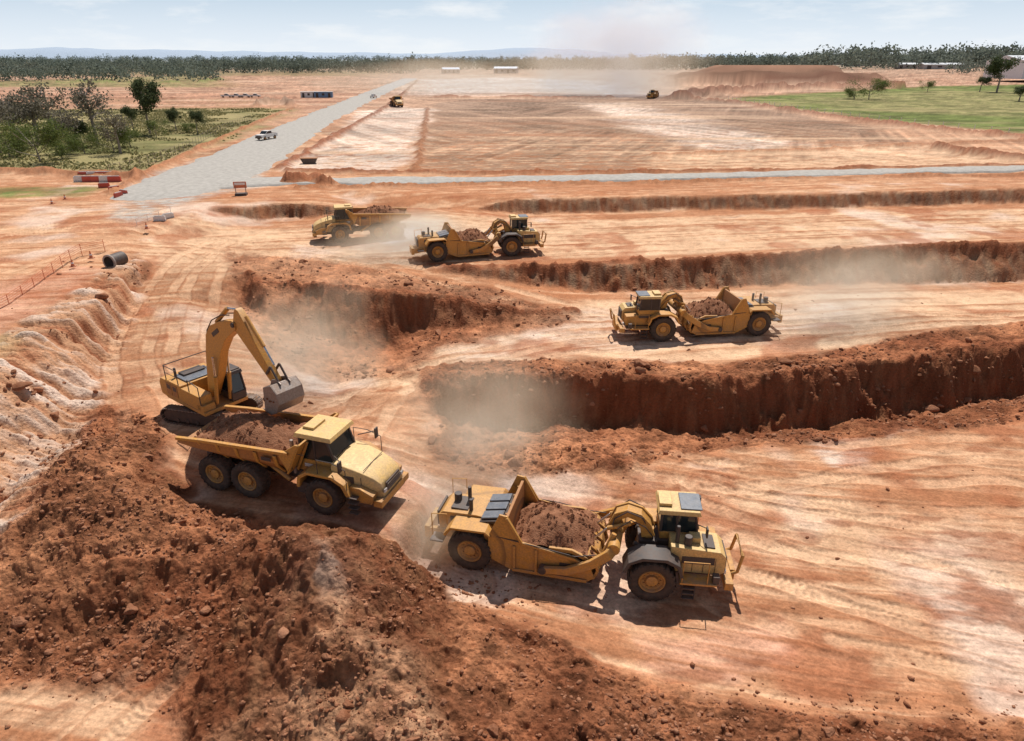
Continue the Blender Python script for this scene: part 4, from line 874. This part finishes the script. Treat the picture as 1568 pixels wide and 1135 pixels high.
def tufts():
    rs=np.random.RandomState(9);n=90000;x=rs.uniform(-190,-45,n);y=rs.uniform(110,330,n);m=fbm(x,y,9,4,80)>-.15
    z,c,l=terrain(x,y);m&=(c[:,1]>c[:,0]*.72)&(z>L0-.4)&(c[:,2]<c[:,1]*.6);x=x[m];y=y[m]
    V,F=quads(np.stack([x,y,np.full(len(x),L0+.12)],1),rs.uniform(.15,.45,len(x)),rs);tri('grass',V,F,[leafmat('grass_blades',(.13,.14,.05),(.36,.30,.14))])
tufts()
HM,nt_,b_2=newmat('hazy_hill');b_2.inputs['Base Color'].default_value=(.36,.43,.52,1);b_2.inputs['Roughness'].default_value=1  # bluish distance haze is painted into this base colour
def hills():
    xs=np.linspace(-14000,16000,400);rows=[0,.5,1,.6,0]
    prof=60+65*np.clip(fbm(xs,xs*0,2600,4,90)+.35,0,2)*np.where(xs<1500,1.25,.35)+8*fbm(xs,xs*0,300,3,91)
    X=[];Y=[];Z=[]
    for k,rr in enumerate(rows): X.append(xs);Y.append(np.full(400,11000.+k*400)+fbm(xs,xs*0+k,900,2,92)*150);Z.append(prof*rr*1.2-5)
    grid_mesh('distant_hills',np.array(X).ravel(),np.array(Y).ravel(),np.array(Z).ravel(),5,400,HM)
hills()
# ------------------------------------------------------------------ small site things
def pickup():
    g=Rig('white_pickup')
    g.prism('body',WHI,[(-2.5,.5),(2.5,.5),(2.6,.85),(2.45,1.05),(1.2,1.15),(-2.55,1.15)],-.88,.88)
    g.prism('canopy',WHI,[(-.9,1.15),(1.2,1.15),(.45,1.72),(-.75,1.75)],-.78,.78);g.prism('glass',GLS,[(-.8,1.2),(1.08,1.2),(.46,1.66),(-.68,1.66)],-.79,.79);g.prism('windscreen',GLS,[(1.14,1.2),(1.22,1.2),(.53,1.68),(.47,1.68)],-.7,.7)
    g.box('tray',BLK,(-1.7,0,1.16),(1.4,1.5,.04));g.box('grille',BLK,(2.58,0,.8),(.06,1.2,.2));g.box('bumper',BLK,(2.6,0,.5),(.15,1.7,.2))
    for i,(x,y) in enumerate([(1.6,-.8),(1.6,.8),(-1.55,-.8),(-1.55,.8)]): g.wheel(i+1,(x,y,.38),.38,.25,18,10)
    return g
pk=pickup();pk.build((*S(409,213,L0+.3),L0+.33),250,1.15)
for u in(347,362,376,391): pk.build((*S(u,149,L0),L0+.03),random.uniform(0,30),1.05)
pk.build((*S(572,150,L0+.2),L0+.3),80,1)
def shed(name,wall,roofm,L,W,H,gable=.12,doors=2):
    g=Rig(name);g.box('walls',wall,(0,0,H/2),(L,W,H));h=H+W*gable
    v=[(-L/2-.3,-W/2-.3,H),(-L/2-.3,0,h),(-L/2-.3,W/2+.3,H),(L/2+.3,-W/2-.3,H),(L/2+.3,0,h),(L/2+.3,W/2+.3,H)]
    g.add('roof',roofm,v,[(0,1,2),(5,4,3),(0,3,4,1),(1,4,5,2),(0,2,5,3)])
    for i in range(doors):
        x=-L/2+L*(i+.5)/doors;g.box('door' if i%2==0 else 'window',BLK,(x,-W/2-.03,H*.4 if i%2==0 else H*.55),(L/doors*.4,.08,H*(.75 if i%2==0 else .35)))
    return g
so=shed('site_office',BLU,WHI,9,3,2.8,.02,3);so.build((*S(496,149,L0),L0),5);shed('site_office',WHI,WHI,8,3,2.8,.02,3).build((*S(474,149,L0),L0),3)
shed('white_warehouse',ROOFW,ROOFW,70,40,13,.1,6).build((*S(1590,126,L0),8),8)
for u,v,L,H in((1318,105,50,9),(1290,103,40,7),(1440,110,60,6),(1390,109,35,6),(775,112,30,6),(690,112,22,5)): shed('distant_shed',BRK,ROOFW,L,18,H,.12,4).build((*S(u,v,L0),zr(*S(u,v,L0))),random.uniform(-15,15))
def fence(name,pl,post,h,mat,wires,pm,r=.05,z=L0,wr=.02):
    g=Rig(name);P=smooth_pl(pl,1);
    seg=[math.dist(a,b) for a,b in zip(P[:-1],P[1:])];tot=sum(seg);n=int(tot/post);last=None
    for k in range(n+1):
        s_=tot*k/max(n,1);i=0
        while i<len(seg)-1 and s_>seg[i]: s_-=seg[i];i+=1
        t=min(1,s_/seg[i]);x=P[i][0]+(P[i+1][0]-P[i][0])*t;y=P[i][1]+(P[i+1][1]-P[i][1])*t
        g.cyl('posts',pm,(x,y,z-.4),(x,y,z+h),r,n=5)
        if last:
            for q in wires: g.cyl('rails',mat,(*last,z+h*q),(x,y,z+h*q),wr,n=4)
        last=(x,y)
    g.build(bevel=0)
fence('wire_fence',[S(u,v,L0) for u,v in[(1115,152),(1320,182),(1568,208),(1700,222)]],5,1.6,STL,(.3,.6,.95),WHI,.09,wr=.03)
fence('mesh_fence',[S(u,v,L0) for u,v in[(170,268),(240,250),(290,228),(330,205),(385,184)]],3,1.8,STL,(.1,.5,.95),STL,.04)
fence('safety_fence',[S(u,v,L0) for u,v in[(-60,500),(0,478),(55,440),(100,402),(125,385),(160,380)]],2.2,.95,ORA,(.2,.4,.6,.8,.97),ORA,.03,z=L0,wr=.018)
fence('safety_fence',[S(u,v,L0) for u,v in[(210,345),(235,335),(262,326)]],2.2,.85,ORA,(.3,.95),WHI,.03,z=L0,wr=.014)
def barrier(m):
    g=Rig('plastic_barrier');g.prism('body',m,[(-1,0),(1,0),(1,.25),(.95,.85),(-.95,.85),(-1,.25)],-.2,.2);g.box('top',WHI,(0,0,.9),(1.6,.16,.12));g.box('foot',m,(0,0,.1),(2,.5,.2));return g
br,bo=barrier(REDP),barrier(WHI)
for i in range(9): (br if i%3 else bo).build((*S(124+i*6.5,278-(i%2)*7,L0),L0),8)
for u,v,h in((160,287,20),(175,292,60),(190,298,-30),(182,302,80)): br.build((*S(u,v,L0),L0),h,.8)
for u,v,h in((245,338,10),(258,334,50)): bo.build((*S(u,v,L0),L0),h,.7)
g=Rig('road_work_sign');g.box('panel',ORA,(0,0,1.6),(1.8,.06,.9));g.box('panel_face',WHI,(0,-.04,1.75),(1.5,.03,.35));g.box('base',BLK,(0,0,.25),(1.6,1.2,.4))
for x in(-.7,.7): g.cyl('legs',STL,(x,0,0),(x,0,1.6),.06)
g.build((*S(370,300,L0),L0),10,1.0)
g=Rig('rubbish_skip');g.prism('tub',BLK,[(-1.3,0),(1.3,0),(1.9,1.2),(-1.9,1.2)],-.9,.9);g.prism('rim',YELD,[(-1.95,1.2),(1.95,1.2),(1.95,1.32),(-1.95,1.32)],-.97,.97);g.build((*S(474,250,L0),L0),5,.8)
g=Rig('drainage_pipe');g.X=Matrix.Rotation(R(-15),4,'Z')
g.lathe('pipe',BLK,[(.95,-1.3),(1.12,-1.3),(1.12,1.6),(.95,1.6),(.95,-1.3)],(0,0,1.0),28);g.lathe('collar',CON,[(.95,-1.45),(1.25,-1.45),(1.25,-1.15),(1.1,-1.15)],(0,0,1.0),28);g.build((*S(178,403,L0),L0-.25),0,.58)
def cone(u,v,z):
    g=Rig('traffic_cone');g.cyl('cone',ORA,(0,0,0),(0,0,.75),.2,.03);g.box('base',ORA,(0,0,.03),(.5,.5,.06));g.cyl('band',WHI,(0,0,.3),(0,0,.45),.135,.1);g.build((*S(u,v,z),z),0,1.0,bevel=0)
for u,v in((140,395),(112,408),(80,312),(100,305),(225,350)): cone(u,v,L0)
# ------------------------------------------------------------------ dust
def dustmat(name,dens,col=(.96,.73,.51),sc=1.6,seed=0.):
    m=bpy.data.materials.new(name);m.use_nodes=True;nt=m.node_tree;nt.nodes.clear();l=nt.links.new
    out=nd(nt,'ShaderNodeOutputMaterial');pv=nd(nt,'ShaderNodeVolumeScatter');pv.inputs['Color'].default_value=(*col,1);pv.inputs['Anisotropy'].default_value=0
    tc=nd(nt,'ShaderNodeTexCoord')
    n=nd(nt,'ShaderNodeTexNoise');n.inputs['Scale'].default_value=sc;n.inputs['Detail'].default_value=4;n.inputs['Roughness'].default_value=.6
    ad=nd(nt,'ShaderNodeVectorMath',operation='ADD');l(tc.outputs['Object'],ad.inputs[0]);ad.inputs[1].default_value=(seed*3.1,seed*1.7,seed);l(ad.outputs[0],n.inputs['Vector'])
    ln=nd(nt,'ShaderNodeVectorMath',operation='LENGTH');l(tc.outputs['Object'],ln.inputs[0])
    rd=nd(nt,'ShaderNodeMath',operation='MULTIPLY_ADD');l(n.outputs['Fac'],rd.inputs[0]);rd.inputs[1].default_value=-1.5;rd.inputs[2].default_value=.75
    rs_=nd(nt,'ShaderNodeMath',operation='ADD');l(ln.outputs['Value'],rs_.inputs[0]);l(rd.outputs[0],rs_.inputs[1])
    f1=nd(nt,'ShaderNodeMapRange',interpolation_type='SMOOTHSTEP');f1.inputs[1].default_value=.85;f1.inputs[2].default_value=.0;l(rs_.outputs[0],f1.inputs[0])
    fo=nd(nt,'ShaderNodeMapRange',interpolation_type='SMOOTHSTEP');fo.inputs[1].default_value=1;fo.inputs[2].default_value=.6;l(ln.outputs['Value'],fo.inputs[0])
    a=nd(nt,'ShaderNodeMath',operation='MULTIPLY');l(fo.outputs[0],a.inputs[0]);l(f1.outputs[0],a.inputs[1])
    d=nd(nt,'ShaderNodeMath',operation='MULTIPLY');l(a.outputs[0],d.inputs[0]);d.inputs[1].default_value=dens;l(d.outputs[0],pv.inputs['Density'])
    # stands in for the multiple scattering inside the cloud
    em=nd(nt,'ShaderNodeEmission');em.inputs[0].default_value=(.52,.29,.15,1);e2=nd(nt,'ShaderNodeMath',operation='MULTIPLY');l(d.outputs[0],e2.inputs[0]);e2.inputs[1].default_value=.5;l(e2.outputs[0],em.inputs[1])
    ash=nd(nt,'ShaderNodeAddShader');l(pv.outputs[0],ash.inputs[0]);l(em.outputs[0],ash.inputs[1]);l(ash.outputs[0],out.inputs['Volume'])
    try: m.cycles.volume_step_rate=1.6
    except Exception: pass
    return m
def dust(c,s,dens,rot=0,seed=0,sc=1.6,tilt=0):
    bm=bmesh.new();bmesh.ops.create_icosphere(bm,subdivisions=3,radius=1);me=bpy.data.meshes.new('dust_cloud');bm.to_mesh(me);bm.free()
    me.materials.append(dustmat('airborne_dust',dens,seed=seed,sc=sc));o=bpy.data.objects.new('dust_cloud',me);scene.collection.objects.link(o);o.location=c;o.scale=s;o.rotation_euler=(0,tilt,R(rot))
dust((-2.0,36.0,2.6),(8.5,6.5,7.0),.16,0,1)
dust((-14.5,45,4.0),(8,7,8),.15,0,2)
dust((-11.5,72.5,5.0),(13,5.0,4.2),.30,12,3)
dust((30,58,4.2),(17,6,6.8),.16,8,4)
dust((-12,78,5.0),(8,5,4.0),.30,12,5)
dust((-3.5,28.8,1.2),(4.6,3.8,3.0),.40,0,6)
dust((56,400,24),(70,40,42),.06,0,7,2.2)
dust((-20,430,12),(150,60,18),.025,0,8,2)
# ------------------------------------------------------------------ light, sky, camera
sd=Vector((.10,.52,.85)).normalized();el=math.asin(sd.z);az=math.atan2(sd.x,sd.y)
sun=bpy.data.lights.new('sun','SUN');sun.energy=5.0;sun.angle=R(.53);sun.color=(1,.96,.90);so_=bpy.data.objects.new('sun',sun);scene.collection.objects.link(so_);so_.rotation_euler=(-sd).to_track_quat('-Z','Y').to_euler()
wd=bpy.data.worlds.new('World');scene.world=wd;wd.use_nodes=True;nt=wd.node_tree;bg=nt.nodes['Background'];l=nt.links.new
sk=nd(nt,'ShaderNodeTexSky',sky_type='NISHITA');sk.sun_disc=False;sk.sun_elevation=el;sk.sun_rotation=az;sk.dust_density=.3;sk.air_density=1.0;sk.ozone_density=2.0
tc=nd(nt,'ShaderNodeTexCoord');sz=nd(nt,'ShaderNodeSeparateXYZ');l(tc.outputs['Generated'],sz.inputs[0])
hr=nd(nt,'ShaderNodeMapRange',interpolation_type='SMOOTHSTEP');hr.inputs[1].default_value=.20;hr.inputs[2].default_value=0;hr.inputs[4].default_value=.97;l(sz.outputs['Z'],hr.inputs[0])
hc=nd(nt,'ShaderNodeValToRGB');hc.color_ramp.elements[0].position=0;hc.color_ramp.elements[0].color=(.82,.87,.92,1);hc.color_ramp.elements[1].position=.10;hc.color_ramp.elements[1].color=(.56,.72,.92,1);l(sz.outputs['Z'],hc.inputs[0])
hs=nd(nt,'ShaderNodeVectorMath',operation='SCALE');hs.inputs['Scale'].default_value=17.5;l(hc.outputs[0],hs.inputs[0])
m0=nd(nt,'ShaderNodeMix',data_type='RGBA');l(hr.outputs[0],m0.inputs[0]);l(sk.outputs[0],m0.inputs[6]);l(hs.outputs[0],m0.inputs[7])
mp=nd(nt,'ShaderNodeMapping');mp.inputs['Scale'].default_value=(1,1,4.5);l(tc.outputs['Generated'],mp.inputs[0])
n=nd(nt,'ShaderNodeTexNoise');n.inputs['Scale'].default_value=7;n.inputs['Detail'].default_value=8;n.inputs['Roughness'].default_value=.6;l(mp.outputs[0],n.inputs['Vector'])
mr=nd(nt,'ShaderNodeMapRange');mr.inputs[1].default_value=.50;mr.inputs[2].default_value=.70;mr.inputs[4].default_value=.8;l(n.outputs['Fac'],mr.inputs[0])
mx=nd(nt,'ShaderNodeMix',data_type='RGBA');l(mr.outputs[0],mx.inputs[0]);l(m0.outputs[2],mx.inputs[6]);mx.inputs[7].default_value=(15.4,15.8,16.1,1);l(mx.outputs[2],bg.inputs[0]);bg.inputs[1].default_value=.06
cam=bpy.data.cameras.new('camera');cam.sensor_width=36;cam.lens=36*FPX/1568;cam.clip_end=40000;co=bpy.data.objects.new('camera',cam);scene.collection.objects.link(co);co.location=(0,0,CAM_H);co.rotation_euler=(R(90)-PITCH,0,0);scene.camera=co
scene.view_settings.view_transform='Standard';scene.view_settings.look='None';scene.view_settings.exposure=0
